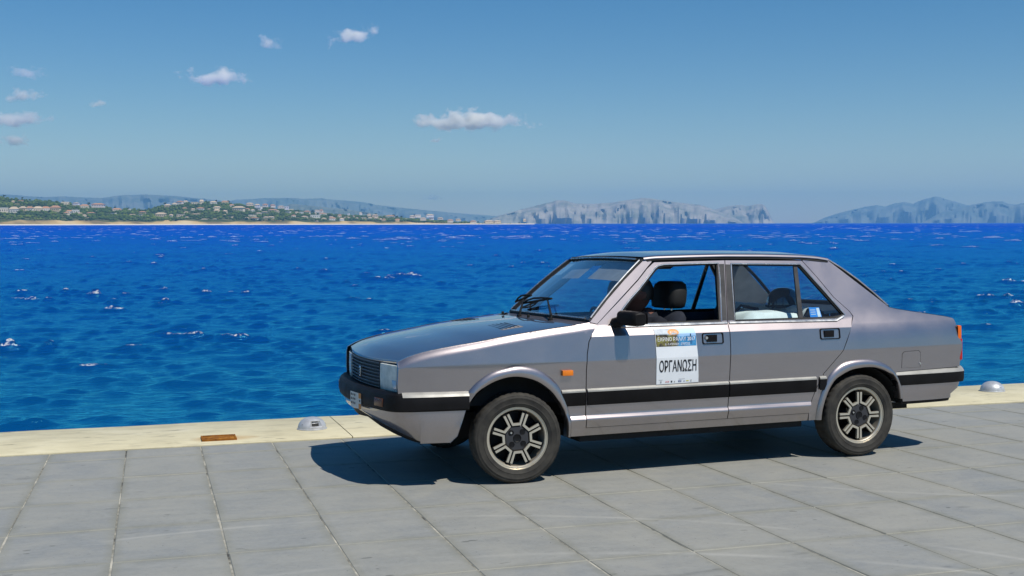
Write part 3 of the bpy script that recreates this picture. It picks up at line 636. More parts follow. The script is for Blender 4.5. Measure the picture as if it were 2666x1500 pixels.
# ================================================================== the saloon
YAW, CX, CY, PHI, RT = 0.35327, -0.23429, 7.8358, 0.028, 0.2755
CAR_M = Matrix.Translation((CX, CY, 0)) @ Matrix.Rotation(math.pi + YAW, 4, 'Z') @ Matrix.Translation((0, 0.78, 0)) @ Matrix.Rotation(PHI, 4, 'X') @ Matrix.Translation((0, -0.78, 0))
car = tag(empty('saloon_car'), 'grey metallic saloon car with a white rally poster on its front door, on the quay', 'car')
car.matrix_world = CAR_M

def paint_mat():
    N = Nodes('grey_metallic_paint'); v = N.obj(); n = N.noise(v, 2.2, 4); fl = N.n('ShaderNodeTexVoronoi'); fl.inputs['Scale'].default_value = 900; N.l(v, fl.inputs['Vector'])
    sp = N.math('MULTIPLY_ADD', fl.outputs['Color'], 0.25, 0.875)
    col = N.ramp(n, [(0.3, (0.325, 0.288, 0.292, 1)), (0.7, (0.360, 0.318, 0.316, 1))])
    m = N.n('ShaderNodeMix', data_type='RGBA', blend_type='MULTIPLY'); m.inputs[0].default_value = 1; N.l(col, m.inputs[6]); N.l(sp, m.inputs[7])
    z = N.n('ShaderNodeSeparateXYZ'); N.l(v, z.inputs[0])
    dirt = N.math('MULTIPLY', N.ramp(z.outputs[2], [(0.24, 0.55), (0.42, 0.0)]), N.ramp(N.noise(v, 7, 5, .7), [(0.3, .2), (0.7, 1.0)]))
    c = N.mix(dirt, m.outputs[2], (0.16, 0.145, 0.11, 1))
    b = N.bsdf(c, N.ramp(N.noise(v, 5, 4), [(0.3, 0.36), (0.7, 0.43)]), 0.93, 0.5, 1.0, 0.03); b.inputs['Coat IOR'].default_value = 2.1; return N.m
def glass_mat(name, tint, dust, gl=1.0):
    N = Nodes(name); t = N.n('ShaderNodeBsdfTransparent'); t.inputs[0].default_value = tint
    g = N.n('ShaderNodeBsdfGlossy'); g.inputs['Roughness'].default_value = 0.0; g.inputs[0].default_value = (1, 1, 1, 1)
    ge = N.n('ShaderNodeNewGeometry'); dp = N.n('ShaderNodeVectorMath', operation='DOT_PRODUCT'); N.l(ge.outputs['Incoming'], dp.inputs[0]); N.l(ge.outputs['Normal'], dp.inputs[1])
    frs = N.math('MULTIPLY_ADD', N.math('POWER', N.math('SUBTRACT', 1.0, N.math('ABSOLUTE', dp.outputs['Value'])), 5.0), 0.96, 0.04)
    mx = N.n('ShaderNodeMixShader'); N.l(N.math('MULTIPLY', frs, gl, clamp=True), mx.inputs[0]); N.l(t.outputs[0], mx.inputs[1]); N.l(g.outputs[0], mx.inputs[2])
    d = N.n('ShaderNodeBsdfDiffuse'); d.inputs[0].default_value = (0.55, 0.55, 0.52, 1)
    m2 = N.n('ShaderNodeMixShader'); N.l(N.math('MULTIPLY', N.noise(N.obj(), 5, 4), dust * 2), m2.inputs[0]); N.l(mx.outputs[0], m2.inputs[1]); N.l(d.outputs[0], m2.inputs[2])
    N.l(m2.outputs[0], N.out.inputs[0]); return N.m
M_PAINT = paint_mat()
M_RUB = simple('black_bumper_plastic', (0.0075, 0.0068, 0.0075, 1), 0.55, 0, 0.18, var=0.3, scale=6)
M_RUBBER = simple('black_rubber', (0.012, 0.012, 0.012, 1), 0.65, 0, 0.3)
M_SATIN = simple('black_satin_trim', (0.045, 0.042, 0.04, 1), 0.38, 0.0, 0.5, var=0.3)
M_CHROME = simple('bright_trim', (0.62, 0.62, 0.60, 1), 0.26, 0.85, 0.5)
M_SUNTOP = simple('sunlit_trim_top', (0.36, 0.35, 0.32, 1), 0.45, 0.2, 0.5)  # lighter grey for upward plastic faces, sunlight put into the colour
M_WSCR = glass_mat('windscreen_glass', (0.84, 0.92, 0.95, 1), 0.012, 2.0)
M_GLASS = glass_mat('side_glass', (0.86, 0.93, 0.95, 1), 0.012, 1.0)
M_FABRIC = simple('dark_seat_cloth', (0.028, 0.032, 0.045, 1), 0.9, 0, 0.2, scale=30, bump=0.3)
M_LINER = simple('grey_headlining', (0.30, 0.31, 0.33, 1), 0.95, 0, 0.1)
M_DARKIN = simple('black_interior_plastic', (0.018, 0.018, 0.02, 1), 0.55)
M_UNDER = simple('underbody_black', (0.012, 0.012, 0.012, 1), 0.9)

BZ = [.15, .262, .313, .358, .366, .388, .55, .722, .869, .918, .925, 1.345]; BY = [.765, .785, .797, .808, .808, .795, .805, .813, .793, .757, .752, .584]
def taper(x): return (-.10 * (x / .71) ** 2 if x > 0 else 0) + (-.03 * ((x + 2.6) / .65) ** 2 if x < -2.6 else 0)
def y_door(x, z): return float(np.interp(z, BZ, BY)) + taper(x)
_fe = spline([(-.49, .955), (-.39, .942), (-.185, .921), (.065, .890), (.249, .861), (.366, .844), (.518, .819), (.637, .789), (.714, .755)], 10)
FEX, FEZ = [p[0] for p in _fe], [p[1] for p in _fe]
def y_fen(x, z):
    zt = np.interp(x, FEX, FEZ); d = max(0, min(1, (zt - z) / .05))
    y = np.interp(z, [.15, .262, .313, .358, .366, .388, .55, .722, .957], [.765, .785, .797, .809, .809, .793, .805, .813, .778])
    return float(y) - .024 * (1 - d) ** 2 + taper(x)
QZ = [.15, .262, .55, .722, .80, .86, .90, .94, 1.345]; QY = [.765, .785, .805, .813, .804, .788, .769, .746, .584]
def y_q0(x, z): return float(np.interp(z, QZ, QY)) + taper(x)
def y_q(x, z):
    if z < .76: return y_q0(x, z)
    return sum(y_q0(x, z + d) for d in (-.03, -.02, -.01, 0, .01, .02, .03)) / 7
CREASE = [.313, .358, .366, .388, .722, .869, .918]
def panel(name, outline, holes, yf, mat, parent, side=1, off=0.0, skirt=0.022, creases=CREASE, step=0.035, gridstep=0.06, extra=()):
    """a pressed panel: outline and holes in side view (x, z), depth from the body section yf"""
    out = resample(outline, step); hs_ = [resample(h, step) for h in holes]
    V, E_ = [], []
    for loop in [out] + hs_:
        o = len(V); V += [Vector(p) for p in loop]; E_ += [(o + i, o + (i + 1) % len(loop)) for i in range(len(loop))]
    xs, zs = [p[0] for p in out], [p[1] for p in out]
    for z in creases:
        if min(zs) < z < max(zs): o = len(V); V += [Vector((min(xs) - .01, z)), Vector((max(xs) + .01, z))]; E_.append((o, o + 1))
    for ln_ in extra:
        o = len(V); V += [Vector(p) for p in ln_]; E_ += [(o + i, o + i + 1) for i in range(len(ln_) - 1)]
    gx = min(xs) + gridstep * .5
    while gx < max(xs):
        gz = min(zs) + gridstep * .5
        while gz < max(zs):
            if inside((gx, gz), out) and not any(inside((gx, gz), h) for h in hs_): V.append(Vector((gx, gz)))
            gz += gridstep
        gx += gridstep
    v2, e2, f2, *_ = geometry.delaunay_2d_cdt(V, E_, [], 0, 1e-5)
    tris = []
    for f in f2:
        c = sum((v2[i] for i in f), Vector((0, 0))) / len(f)
        if inside(c, out) and not any(inside(c, h) for h in hs_):
            a = [v2[i] for i in f]; ar = sum(a[i].x * a[(i + 1) % len(a)].y - a[(i + 1) % len(a)].x * a[i].y for i in range(len(a)))
            if abs(ar) < 1e-9: continue
            tris.append(tuple(f) if ar < 0 else tuple(f)[::-1])       # seen from +y
    used = sorted({i for t in tris for i in t}); rem = {k: i for i, k in enumerate(used)}; tris = [tuple(rem[i] for i in t) for t in tris]
    P2 = [v2[i] for i in used]; P = [(p.x, yf(p.x, p.y) + off, p.y) for p in P2]
    def grad(x, z):
        e = .004; gx_ = (yf(x + e, z) - yf(x - e, z)) / (2 * e); gz_ = (yf(x, z + e * .5) - yf(x, z - e * .5)) / e
        return Vector((-gx_, 1, -gz_)).normalized()
    nor = []
    for t in tris:
        c = sum((P2[i] for i in t), Vector((0, 0))) / 3
        for i in t:
            q = P2[i] + (c - P2[i]) * .12; nor.append(grad(q.x, q.y))
    faces = list(tris)
    if skirt:
        cnt = {}
        for t in tris:
            for i in range(3): cnt.setdefault(frozenset((t[i], t[(i + 1) % 3])), []).append((t[i], t[(i + 1) % 3]))
        bd = [v[0] for v in cnt.values() if len(v) == 1]; mp = {}
        for a, b in bd:
            for i in (a, b):
                if i not in mp: mp[i] = len(P); P.append((P[i][0], P[i][1] - skirt, P[i][2]))
        for a, b in bd:
            f = (b, a, mp[a], mp[b]); faces.append(f)
            A_, B_, C_ = Vector(P[f[0]]), Vector(P[f[1]]), Vector(P[f[2]]); n = (B_ - A_).cross(C_ - A_).normalized(); nor += [n] * 4
    if side < 0:
        P = [(x, -y, z) for x, y, z in P]; nf, nn, k = [], [], 0
        for f in faces:
            L = len(f); ns = nor[k:k + L]; k += L; nf.append(f[::-1]); nn += [Vector((n.x, -n.y, n.z)) for n in ns[::-1]]
        faces, nor = nf, nn
    me = bpy.data.meshes.new(name); me.from_pydata(P, [], faces); me.materials.append(mat)
    me.polygons.foreach_set('use_smooth', [True] * len(faces)); me.update(); me.normals_split_custom_set(nor)
    o = bpy.data.objects.new(name, me); COL.objects.link(o); o.parent = parent; return o
def strip(name, pts, w, h, yf, mat, parent, side=1, chamfer=0.4, base=0.0):
    """a moulding laid along a side-view line on the body skin"""
    m = MB(); rows = []; n = len(pts)
    for i, p in enumerate(pts):
        a, b = np.array(pts[max(0, i - 1)]), np.array(pts[min(n - 1, i + 1)]); t = (b - a) / (np.linalg.norm(b - a) + 1e-9); nn = np.array([-t[1], t[0]])
        row = []
        for (s, d) in ((-.5, -.004), (-.5, h * (1 - chamfer)), (-.5 + .18, h), (.5 - .18, h), (.5, h * (1 - chamfer)), (.5, -.004)):
            q = np.array(p) + nn * w * s; row.append((q[0], yf(q[0], q[1]) + d + base, q[1]))
        rows.append(row)
    m.grid(rows); m.add(rows[0], [(0, 1, 2, 3, 4, 5)]); m.add(rows[-1], [(5, 4, 3, 2, 1, 0)])
    if side < 0: m.flipy()
    return m.build(name, mat, parent, angle=30)

# traced outlines, side view: x forward of the front axle, z up
DOORF = [(-.540, .939), (-.501, .897), (-.468, .842), (-.450, .762), (-.442, .665), (-.441, .461), (-.442, .313)]
BGAP = [(-1.541, 1.326), (-1.519, 1.212), (-1.466, .930), (-1.457, .875), (-1.455, .790), (-1.450, .706), (-1.447, .621), (-1.439, .407), (-1.432, .313)]
RGAP = [(-2.135, 1.316), (-2.225, 1.200), (-2.315, 1.070), (-2.414, .973), (-2.433, .941), (-2.400, .889), (-2.350, .797), (-2.305, .714), (-2.232, .642), (-2.159, .571), (-2.112, .489), (-2.078, .416), (-2.056, .354), (-2.050, .313)]
OPENF = spline([(-.317, .262), (-.314, .343), (-.294, .423), (-.253, .494), (-.200, .558), (-.114, .617), (-.017, .647), (.079, .648), (.174, .619), (.250, .572), (.300, .51), (.333, .452)], 3)
OPENR = spline([(-2.790, .40), (-2.752, .487), (-2.715, .531), (-2.672, .553), (-2.599, .583), (-2.508, .600), (-2.400, .594), (-2.337, .578), (-2.275, .549), (-2.215, .504), (-2.175, .415), (-2.150, .33), (-2.143, .262)], 3)
FLAREF = spline([(.318, .565), (.262, .623), (.174, .679), (.080, .702), (-.010, .710), (-.114, .688), (-.199, .638), (-.252, .586), (-.286, .529), (-.320, .453), (-.341, .363), (-.346, .262)], 3)
FLAREFI = spline([(.268, .560), (.222, .594), (.155, .628), (.070, .650), (-.017, .647), (-.114, .617), (-.200, .558), (-.253, .494), (-.278, .453), (-.300, .408), (-.314, .343), (-.318, .262)], 3)
FLARER = spline([(-2.805, .37), (-2.790, .443), (-2.757, .515), (-2.721, .558), (-2.670, .599), (-2.591, .634), (-2.494, .651), (-2.386, .648), (-2.311, .633), (-2.261, .608), (-2.212, .568), (-2.165, .50), (-2.132, .41), (-2.112, .33), (-2.105, .262)], 3)
FLARERI = spline([(-2.772, .37), (-2.757, .443), (-2.735, .497), (-2.705, .536), (-2.665, .556), (-2.599, .583), (-2.508, .600), (-2.400, .594), (-2.337, .578), (-2.275, .549), (-2.240, .525), (-2.205, .478), (-2.175, .415), (-2.150, .33), (-2.143, .262)], 3)
HOODED = list(zip(FEX, FEZ))[::4]
WINF = [(-.640, .938), (-.700, .985), (-.743, 1.030), (-.806, 1.088), (-.882, 1.149), (-.983, 1.243), (-1.018, 1.275), (-1.045, 1.292), (-1.085, 1.300), (-1.484, 1.306), (-1.468, 1.21), (-1.418, .935)]
WINR = [(-1.585, 1.300), (-2.109, 1.290), (-2.235, 1.127), (-2.366, .953), (-2.345, .938), (-2.285, .929), (-1.522, .933), (-1.57, 1.21)]
g_ = .0028
shift = lambda L, dx, dz=0: [(x + dx, z + dz) for x, z in L]
for side in (1, -1):
    # front wing
    fo = HOODED[::-1] + [(-.497, .953), (-.535, .941)] + shift(DOORF[1:], g_) + [(-.439, .262)] + OPENF + [(.325, .50), (.316, .562), (.55, .565), (.717, .570), (.720, .62), (.718, .68), (.716, .72)]
    w = panel('front_wing', fo, [], y_fen, M_PAINT, car, side, step=.02, gridstep=.035, extra=[[(x, z - d) for x, z in resample(HOODED, .03, False) if -.45 < x < .70] for d in (.008, .016, .025, .034, .043, .052)])
    # side frame: screen pillar and sill
    fr = [(-.501, .957), (-.645, 1.090), (-.805, 1.226), (-.934, 1.331), (-.965, 1.336), (-1.004, 1.325), (-.957, 1.284), (-.879, 1.212), (-.730, 1.093), (-.546, .945)]
    panel('screen_pillar', fr, [], y_door, M_PAINT, car, side, skirt=.03)
    panel('sill', [(-.436, .310), (-2.046, .310), (-2.046, .262), (-.436, .262)], [], y_door, M_PAINT, car, side, off=-.004)
    # doors
    fd = [(x - g_, z) for x, z in DOORF] + [(x + g_, z) for x, z in BGAP[::-1]] + [(-1.02, 1.319), (-1.005, 1.310), (-.961, 1.278), (-.883, 1.206), (-.734, 1.087)]
    door = panel('front_door', fd, [WINF], y_door, M_PAINT, car, side, skirt=.035)
    rd = [(x - g_, z) for x, z in BGAP] + [(x + g_, z) for x, z in RGAP[::-1]]
    rdoor = panel('rear_door', rd, [WINR], y_door, M_PAINT, car, side, skirt=.035)
    # rear quarter
    qo = shift(RGAP, -g_) + [(-2.05 - g_, .262)] + OPENR[::-1] + [(-2.745, .556), (-3.298, .566), (-3.303, .60), (-3.318, .667), (-3.316, .745), (-3.302, .802), (-3.286, .854), (-3.280, .893), (-3.268, .903), (-3.205, .916), (-2.937, .956), (-2.80, .978), (-2.744, .991), (-2.586, 1.118), (-2.430, 1.245), (-2.338, 1.318), (-2.30, 1.322), (-2.15, 1.332)]
    flap = [(-2.782, .578), (-2.784, .675), (-2.800, .692), (-2.925, .695), (-2.943, .679), (-2.945, .578)]
    panel('rear_quarter_panel', qo, [flap], y_q, M_PAINT, car, side, creases=[.722])
    fl2 = [(x * .964 - .1030, z * .97 + .0185) for x, z in flap]
    ff = panel('fuel_flap', fl2, [], y_q, M_PAINT, car, side, creases=[], off=.001, skirt=.01) if side > 0 else panel('quarter_blank', fl2, [], y_q, M_PAINT, car, side, creases=[], off=.001, skirt=.01)
    if side > 0: MB().lathe([(0, .006), (.007, .006), (.008, 0)], 10, 'y', (-2.938, y_q(-2.93, .602) + .001, .604)).build('flap_stop', M_CHROME, ff)
    # flares round the arches
    for nm, A_, B_, yf in (('front_arch_flare', FLAREF, FLAREFI, y_fen), ('rear_arch_flare', FLARER, FLARERI, y_q)):
        rows = []
        for a, b in zip(A_, B_):
            row = []
            for (t, d) in ((-.04, -.004), (0, .003), (.25, .013), (.55, .019), (.85, .020), (1.0, .015), (1.02, 0), (1.03, -.05)):
                q = np.array(a) + (np.array(b) - np.array(a)) * t; row.append((q[0], yf(q[0], min(q[1], .75)) + d, q[1]))
            rows.append(row)
        m = MB(); m.grid(rows)
        if side < 0: m.flipy()
        m.build(nm, M_PAINT, car, angle=50)
    # window frames: bright line, rubber, black pillars
    for dr, win, nm in ((door, WINF, 'f'), (rdoor, WINR, 'r')):
        c = np.mean(win, axis=0); W = win + [win[0]]
        def inset(k): 
            L = []
            n = len(win)
            for i in range(n):
                p0, p1, p2 = np.array(win[i - 1]), np.array(win[i]), np.array(win[(i + 1) % n])
                t1, t2 = (p1 - p0) / np.linalg.norm(p1 - p0), (p2 - p1) / np.linalg.norm(p2 - p1); n1 = np.array([t1[1], -t1[0]]) + np.array([t2[1], -t2[0]]); n1 /= max(.6, np.linalg.norm(n1)) 
                if np.dot(n1, c - p1) < 0: n1 = -n1
                L.append(tuple(p1 + n1 * k))
            return L
        rub = inset(.012); rb = MB(); rows = []
        for a, b in zip(W, rub + [rub[0]]):
            rows.append([(a[0], y_door(*a) - .002, a[1]), (b[0], y_door(*b) - .006, b[1]), (b[0], y_door(*b) - .03, b[1])])
        rb.grid(rows)
        if side < 0: rb.flipy()
        rb.build('window_rubber', M_RUBBER, dr, angle=30)
        strip('window_trim', shift(inset(-.006), 0) + [inset(-.006)[0]], .009, .005, y_door, M_CHROME, dr, side)
        if not (nm == 'f' and side > 0):
            gl = inset(.006); panel('window_pane', gl, [], y_door, M_GLASS, dr, side, off=-.016, skirt=0, creases=[], gridstep=.2)
    # the glass of the driver's door is wound down to a hand's breadth above the sill
    strip('sill_trim', [(-.700, .926), (-1.10, .926), (-1.458, .926)], .015, .010, y_door, M_CHROME, door, side)
    strip('sill_trim', [(-1.474, .926), (-1.9, .923), (-2.29, .918), (-2.358, .945)], .015, .010, y_door, M_CHROME, rdoor, side)
    pf = [(-1.422, .940), (-1.492, 1.303), (-1.529, 1.303), (-1.512, 1.212), (-1.4625, .940)]
    panel('pillar_trim', pf, [], y_door, M_SATIN, door, side, off=.002, skirt=.006, creases=[])
    pr = [(-1.472, .940), (-1.524, 1.212), (-1.540, 1.300), (-1.583, 1.298), (-1.568, 1.21), (-1.518, .940)]
    panel('pillar_trim', pr, [], y_door, M_SATIN, rdoor, side, off=.002, skirt=.006, creases=[])
    dv = [(-2.066, 1.288), (-2.094, 1.288), (-2.046, .932), (-2.012, .932)]
    panel('window_divider', dv, [], y_door, M_SATIN, rdoor, side, off=-.010, skirt=.012, creases=[])
    # roof gutter
    gt = [(-.972, 1.327), (-1.02, 1.333), (-1.30, 1.336), (-1.54, 1.338), (-1.84, 1.334), (-2.13, 1.324), (-2.335, 1.304)]
    gt2 = [(-.958, 1.340), (-1.02, 1.347), (-1.30, 1.351), (-1.54, 1.352), (-1.84, 1.348), (-2.13, 1.338), (-2.338, 1.318)]
    panel('roof_gutter', gt + gt2[::-1], [], y_door, M_RUBBER, car, side, off=.004, skirt=.03, creases=[])
    # rub strips: black band, sunlight on its top face painted in lighter grey
    for par, x0, x1 in ((w, -.279, -.434), (door, -.449, -1.436), (rdoor, -1.444, -2.098), (car, -2.124, -2.176)):
        yf = y_fen if par is w else y_q if par is car else y_door
        xs_ = np.linspace(x0, x1, 2 + int(abs(x1 - x0) / .15)); rows = []; rows2 = []
        lo = lambda x: .449 if x > -2.1 else .47
        for x in xs_:
            rows.append([(x, yf(x, lo(x)) - .003, lo(x)), (x, yf(x, .45) + .008, lo(x) + .002), (x, yf(x, .46) + .013, .462), (x, yf(x, .53) + .013, .534)])
            rows2.append([(x, yf(x, .53) + .0132, .534), (x, yf(x, .545) + .011, .543), (x, yf(x, .55) - .003, .556)])
        m = MB(); m.grid(rows); m2 = MB(); m2.grid(rows2)
        for mm, rr in ((m, rows), (m2, rows2)):
            k = len(rr[0]); mm.add(rr[0], [tuple(range(k))]); mm.add(rr[-1], [tuple(range(k))[::-1]])
            if side < 0: mm.flipy()
        pp = par
        m.build('rub_strip', M_RUB, pp, angle=25); m2.build('rub_strip_sunlit_top', M_SUNTOP, pp, angle=25)
    # door handles
    for dr, x0, x1 in ((door, -1.253, -1.405), (rdoor, -2.135, -2.290)):
        xc = (x0 + x1) / 2; hw = abs(x1 - x0) / 2; zc = .832; yb = lambda x, z: y_door(x, z)
        m = MB(); pl = [(xc + hw, zc - .028), (xc + hw, zc + .028), (xc + hw - .008, zc + .036), (xc - hw + .008, zc + .036), (xc - hw, zc + .028), (xc - hw, zc - .028), (xc - hw + .008, zc - .036), (xc + hw - .008, zc - .036)]
        yy = lambda p: y_door(p[0], p[1])
        outer = [(p[0], yy(p) - .002, p[1]) for p in pl]; o2 = [(p[0], yy(p) + .006, p[1]) for p in pl]; sh = lambda p, k: (xc + (p[0] - xc) * k, zc + (p[1] - zc) * (k - .08))
        i1 = [(sh(p, .93)[0], yy(sh(p, .93)) + .006, sh(p, .93)[1]) for p in pl]; i2 = [(sh(p, .9)[0], yy(sh(p, .9)) - .012, sh(p, .9)[1]) for p in pl]
        m.grid([r + [r[0]] for r in (outer, o2, i1, i2)]); m.add(i2, [tuple(range(8))])
        m.box((xc + hw * .12, yy((xc, zc)) + .001, zc), (hw * .95, .014, .044))
        if side < 0: m.flipy()
        h = m.build('handle', M_RUB, dr, angle=30)
        if dr is door:
            q = MB().lathe([(0, .006), (.009, .006), (.011, 0)], 14, 'y', (x0 - .028, yy((xc, zc)) + .004, zc + .004))
            if side < 0: q.flipy()
            q.build('lock', M_CHROME, door)
    # repeater lamp on the wing
    m = MB(); m.box((-.312, y_fen(-.312, .657) + .010, .657), (.070, .024, .033))
    if side < 0: m.flipy()
    m.build('side_indicator', simple('amber_lens%d' % (side > 0), (0.85, 0.22, 0.01, 1), 0.25, 0, .6), car, bevel=.004)
    # inner arches and inner skins
    for xc, zc, r in ((.005, .2755, .372), (-2.46, .255, .345)):
        rows = []
        for k in range(19):
            a = R(14 + 152 * k / 18); rows.append([(xc + r * math.cos(a), .785, zc + r * math.sin(a)), (xc + r * math.cos(a), .46, zc + r * math.sin(a))])
        m = MB(); m.grid(rows); m.add([(xc, .465, zc)] + [(xc + (r + .01) * math.cos(R(14 + 152 * k / 18)), .465, zc + (r + .01) * math.sin(R(14 + 152 * k / 18))) for k in range(19)], [(0, k, k + 1) for k in range(1, 19)])
        if side < 0: m.flipy()
        m.build('arch_liner', M_UNDER, car, angle=60)
    # door cards and inner pillars
    m = MB(); rows = []
    for x in (-.50, -.8, -1.1, -1.45, -1.8, -2.1, -2.30): rows.append([(x, .70, .30), (x, .705, .62), (x, .70, .86), (x, .715, .918), (x, .745, .920)])
    m.grid(rows)
    if side < 0: m.flipy()
    m.build('door_card', simple('blue_grey_door_cloth%d' % (side > 0), (0.05, 0.06, 0.09, 1), .9, 0, .2), car, angle=40)
    qi = [(-2.05, .93), (-2.40, .93), (-2.70, .985), (-2.56, 1.10), (-2.42, 1.22), (-2.33, 1.30), (-2.12, 1.305), (-2.235, 1.14), (-2.372, .955)]
    qi = [(-2.150, 1.312), (-2.245, 1.150), (-2.380, .962), (-2.44, .93), (-2.76, .97), (-2.58, 1.11), (-2.43, 1.235), (-2.335, 1.31)]
    panel('pillar_lining', qi, [], y_door, M_LINER, car, side, off=-.045, skirt=0, creases=[])
    pi = [(-1.43, .93), (-1.50, 1.31), (-1.575, 1.31), (-1.52, .93)]
    panel('pillar_lining', pi, [], y_door, M_DARKIN, car, side, off=-.05, skirt=0, creases=[])

# bonnet, roof, boot
def edge_y(yf, x, z): return yf(x, z - .002) - .006
def hood_front(y): return .771 - .069 * (abs(y) / .63) ** 1.8
rows = []; NXH, NYH = 26, 25
ye = .715
for i in range(NXH + 1):
    t = i / NXH; row = []
    for j in range(NYH + 1):
        s = -1 + 2 * j / NYH
        xe = .700 + (-.395 - .700) * t; ze = float(np.interp(xe, FEX, FEZ)); yy = edge_y(y_fen, xe, ze) - .004
        if t < .12: yy = yy - .012 * (1 - t / .12) ** 2
        y = s * yy; xf = hood_front(min(.66, abs(y))) - .004; xr = -.395 + .085 * (1 - s * s); x = xf + (xr - xf) * t
        zed = float(np.interp(.700 + (-.395 - .700) * t, FEX, FEZ)); cr = float(np.interp(t, [0, .08, .25, .5, 1], [-.012, .008, .020, .026, .018]))
        row.append((x, y, zed + cr * (1 - abs(s) ** 2.4) - .002 * (abs(s) > .97) + .0))
    rows.append(row)
m = MB(); m.grid(rows); fr_ = rows[0]; m.grid([[(p[0] - .004, p[1], p[2] - .022) for p in fr_], [(p[0] + .003, p[1], p[2] - .012) for p in fr_], fr_])
hood = m.build('bonnet', M_PAINT, car, angle=50)
for s in (0, -1): MB().tube([(r[s][0], r[s][1] + (.006 if r[s][1] > 0 else -.006), r[s][2] + .0005) for r in rows], .0042, 5).build('bonnet_gap_shade', M_RUBBER, hood)  # dark tubes painted in for the shade of the bonnet shut line
# vents on the bonnet
for s in (-1, 1):
    m = MB(); x0, x1 = -.13, .02; y0, y1 = .24 * s, .55 * s
    def hz_(x, y):
        ze = float(np.interp(x, FEX, FEZ)); return ze + .023 * (1 - abs(y / .73) ** 2.4)
    P = [(x0, y0), (x1, y0), (x1 - .01, y1), (x0, y1)]
    m.add([(x, y, hz_(x, y) + .002) for x, y in P] + [(x, y, hz_(x, y) + .006) for x, y in P], [(0, 1, 2, 3), (4, 5, 6, 7), (0, 1, 5, 4), (1, 2, 6, 5), (2, 3, 7, 6), (3, 0, 4, 7)])
    v = m.build('bonnet_vent', simple('grey_vent_plastic%d' % (s > 0), (0.30, 0.26, 0.24, 1), .6), hood)
    q = MB()
    for k in range(5):
        x = x0 + .02 + k * .027; q.tube([(x, y0 + .02 * s, hz_(x, y0) + .007), (x, y1 - .02 * s, hz_(x, y1) + .007)], .003, 5)
    tag(q.build('vent_slats', M_RUB, v), kind='stuff')
# scuttle below the screen
rows = []
for j in range(25):
    s = -1 + 2 * j / 24; xh = -.395 + .085 * (1 - s * s) - .006; zh = .938 + .018 * (1 - abs(s) ** 2.4); xs_, zs_ = -.512 + .045 * (1 - s * s), .958 + .006 * (1 - s * s); yh, ysx = .722 * s, .715 * s
    rows.append([(xh + .004, yh, zh - .035), (xh, yh, zh - .006), (xh * .6 + xs_ * .4, (yh + ysx) / 2, zh * .6 + zs_ * .4 - .012), (xs_, ysx, zs_)])
m = MB(); m.grid(rows); m.build('scuttle_panel', simple('scuttle_dark_paint', (0.11, 0.10, 0.11, 1), .4, .3, .5, .4), car, angle=60)
# windscreen
def ws(s, t):
    xb, yb_, zb = -.512 + .045 * (1 - s * s), .712 * s, .960 + .006 * (1 - s * s); xt, yt, zt = -.937 + .030 * (1 - s * s), .582 * s, 1.335 + .014 * (1 - s * s)
    bul = .018 * math.sin(math.pi * t) * (1 - .3 * s * s); return (xb + (xt - xb) * t + bul * .64, yb_ + (yt - yb_) * t, zb + (zt - zb) * t + bul * .76)
m = MB(); m.grid([[ws(-1 + 2 * j / 20, .02 + .95 * i / 12) for j in range(21)] for i in range(13)]); wsc = m.build('windscreen', M_WSCR, car, angle=80)
m = MB(); loop = [ws(-1 + 2 * j / 20, 0) for j in range(21)] + [ws(1, t) for t in (.2, .4, .6, .8)] + [ws(1 - 2 * j / 20, 1) for j in range(21)] + [ws(-1, t) for t in (.8, .6, .4, .2)]
m.tube(loop, .013, 6, closed=True); m.build('screen_rubber', M_RUBBER, wsc)
m = MB(); off = lambda p: (p[0] + .008, p[1], p[2] + .010)
m.tube([off(ws(-.93 + 1.86 * j / 16, .012)) for j in range(17)], .0065, 6); m.build('screen_trim', M_CHROME, wsc)
m = MB(); m.tube([off(ws(-.9 + 1.82 * j / 16, .985)) for j in range(17)], .0055, 6); m.build('screen_trim', M_CHROME, wsc)
for s in (-1, 1):
    m = MB(); m.tube([tuple(np.array(off(ws(s * 1.0, t))) + np.array([0, s * .004, 0])) for t in (.03, .25, .5, .75, .97)], .006, 6); m.build('screen_trim', M_CHROME, wsc)
stk = MB(); stk.grid([[tuple(np.array(ws(s, t)) + np.array([-.006, 0, -.006])) for s in (-.93, -.80, -.66)] for t in (.70, .82, .93)]); stk.build('windscreen_sticker', simple('pale_sticker', (0.50, 0.60, 0.58, 1), .7), wsc)
# roof
GX = [.958, 1.02, 1.30, 1.54, 1.84, 2.13, 2.26, 2.338]; GZ_ = [1.343, 1.350, 1.355, 1.357, 1.353, 1.344, 1.334, 1.320]
rows = []
for i in range(33):
    t = i / 32; row = []
    for j in range(29):
        s = -1 + 2 * j / 28; xf = -.945 + .030 * (1 - s * s); xr = -2.338 - .035 * (1 - s * s); x = xf + (xr - xf) * t
        xe = -.952 + (-2.335 + .952) * t; ze = float(np.interp(-xe, GX, GZ_)); yb_ = y_door(xe, ze - .006) + .006
        sh = 1 - abs(s); zz_ = ze + .012 * min(1, sh / .05) ** .5 + .030 * (1 - abs(s) ** 2.0) * float(np.interp(t, [0, .1, .85, 1], [.35, .9, .9, .35]))
        row.append((x, yb_ * s * (1 if abs(s) < 1 else 1), zz_))
    a, b = row[0], row[-1]; row = [(a[0], a[1] - .004, a[2] - .006), (a[0], a[1] - .002, a[2] + .004), (a[0], a[1] + .010, a[2] + .011)] + row[1:-1] + [(b[0], b[1] - .010, b[2] + .011), (b[0], b[1] + .002, b[2] + .004), (b[0], b[1] + .004, b[2] - .006)]
    rows.append(row)
m = MB(); m.grid(rows); m.build('roof', M_PAINT, car, angle=60)
m = MB(); m.grid([[(p[0], p[1] * .96, p[2] - .04) for p in r] for r in rows]); m.build('headlining', M_LINER, car, angle=60)
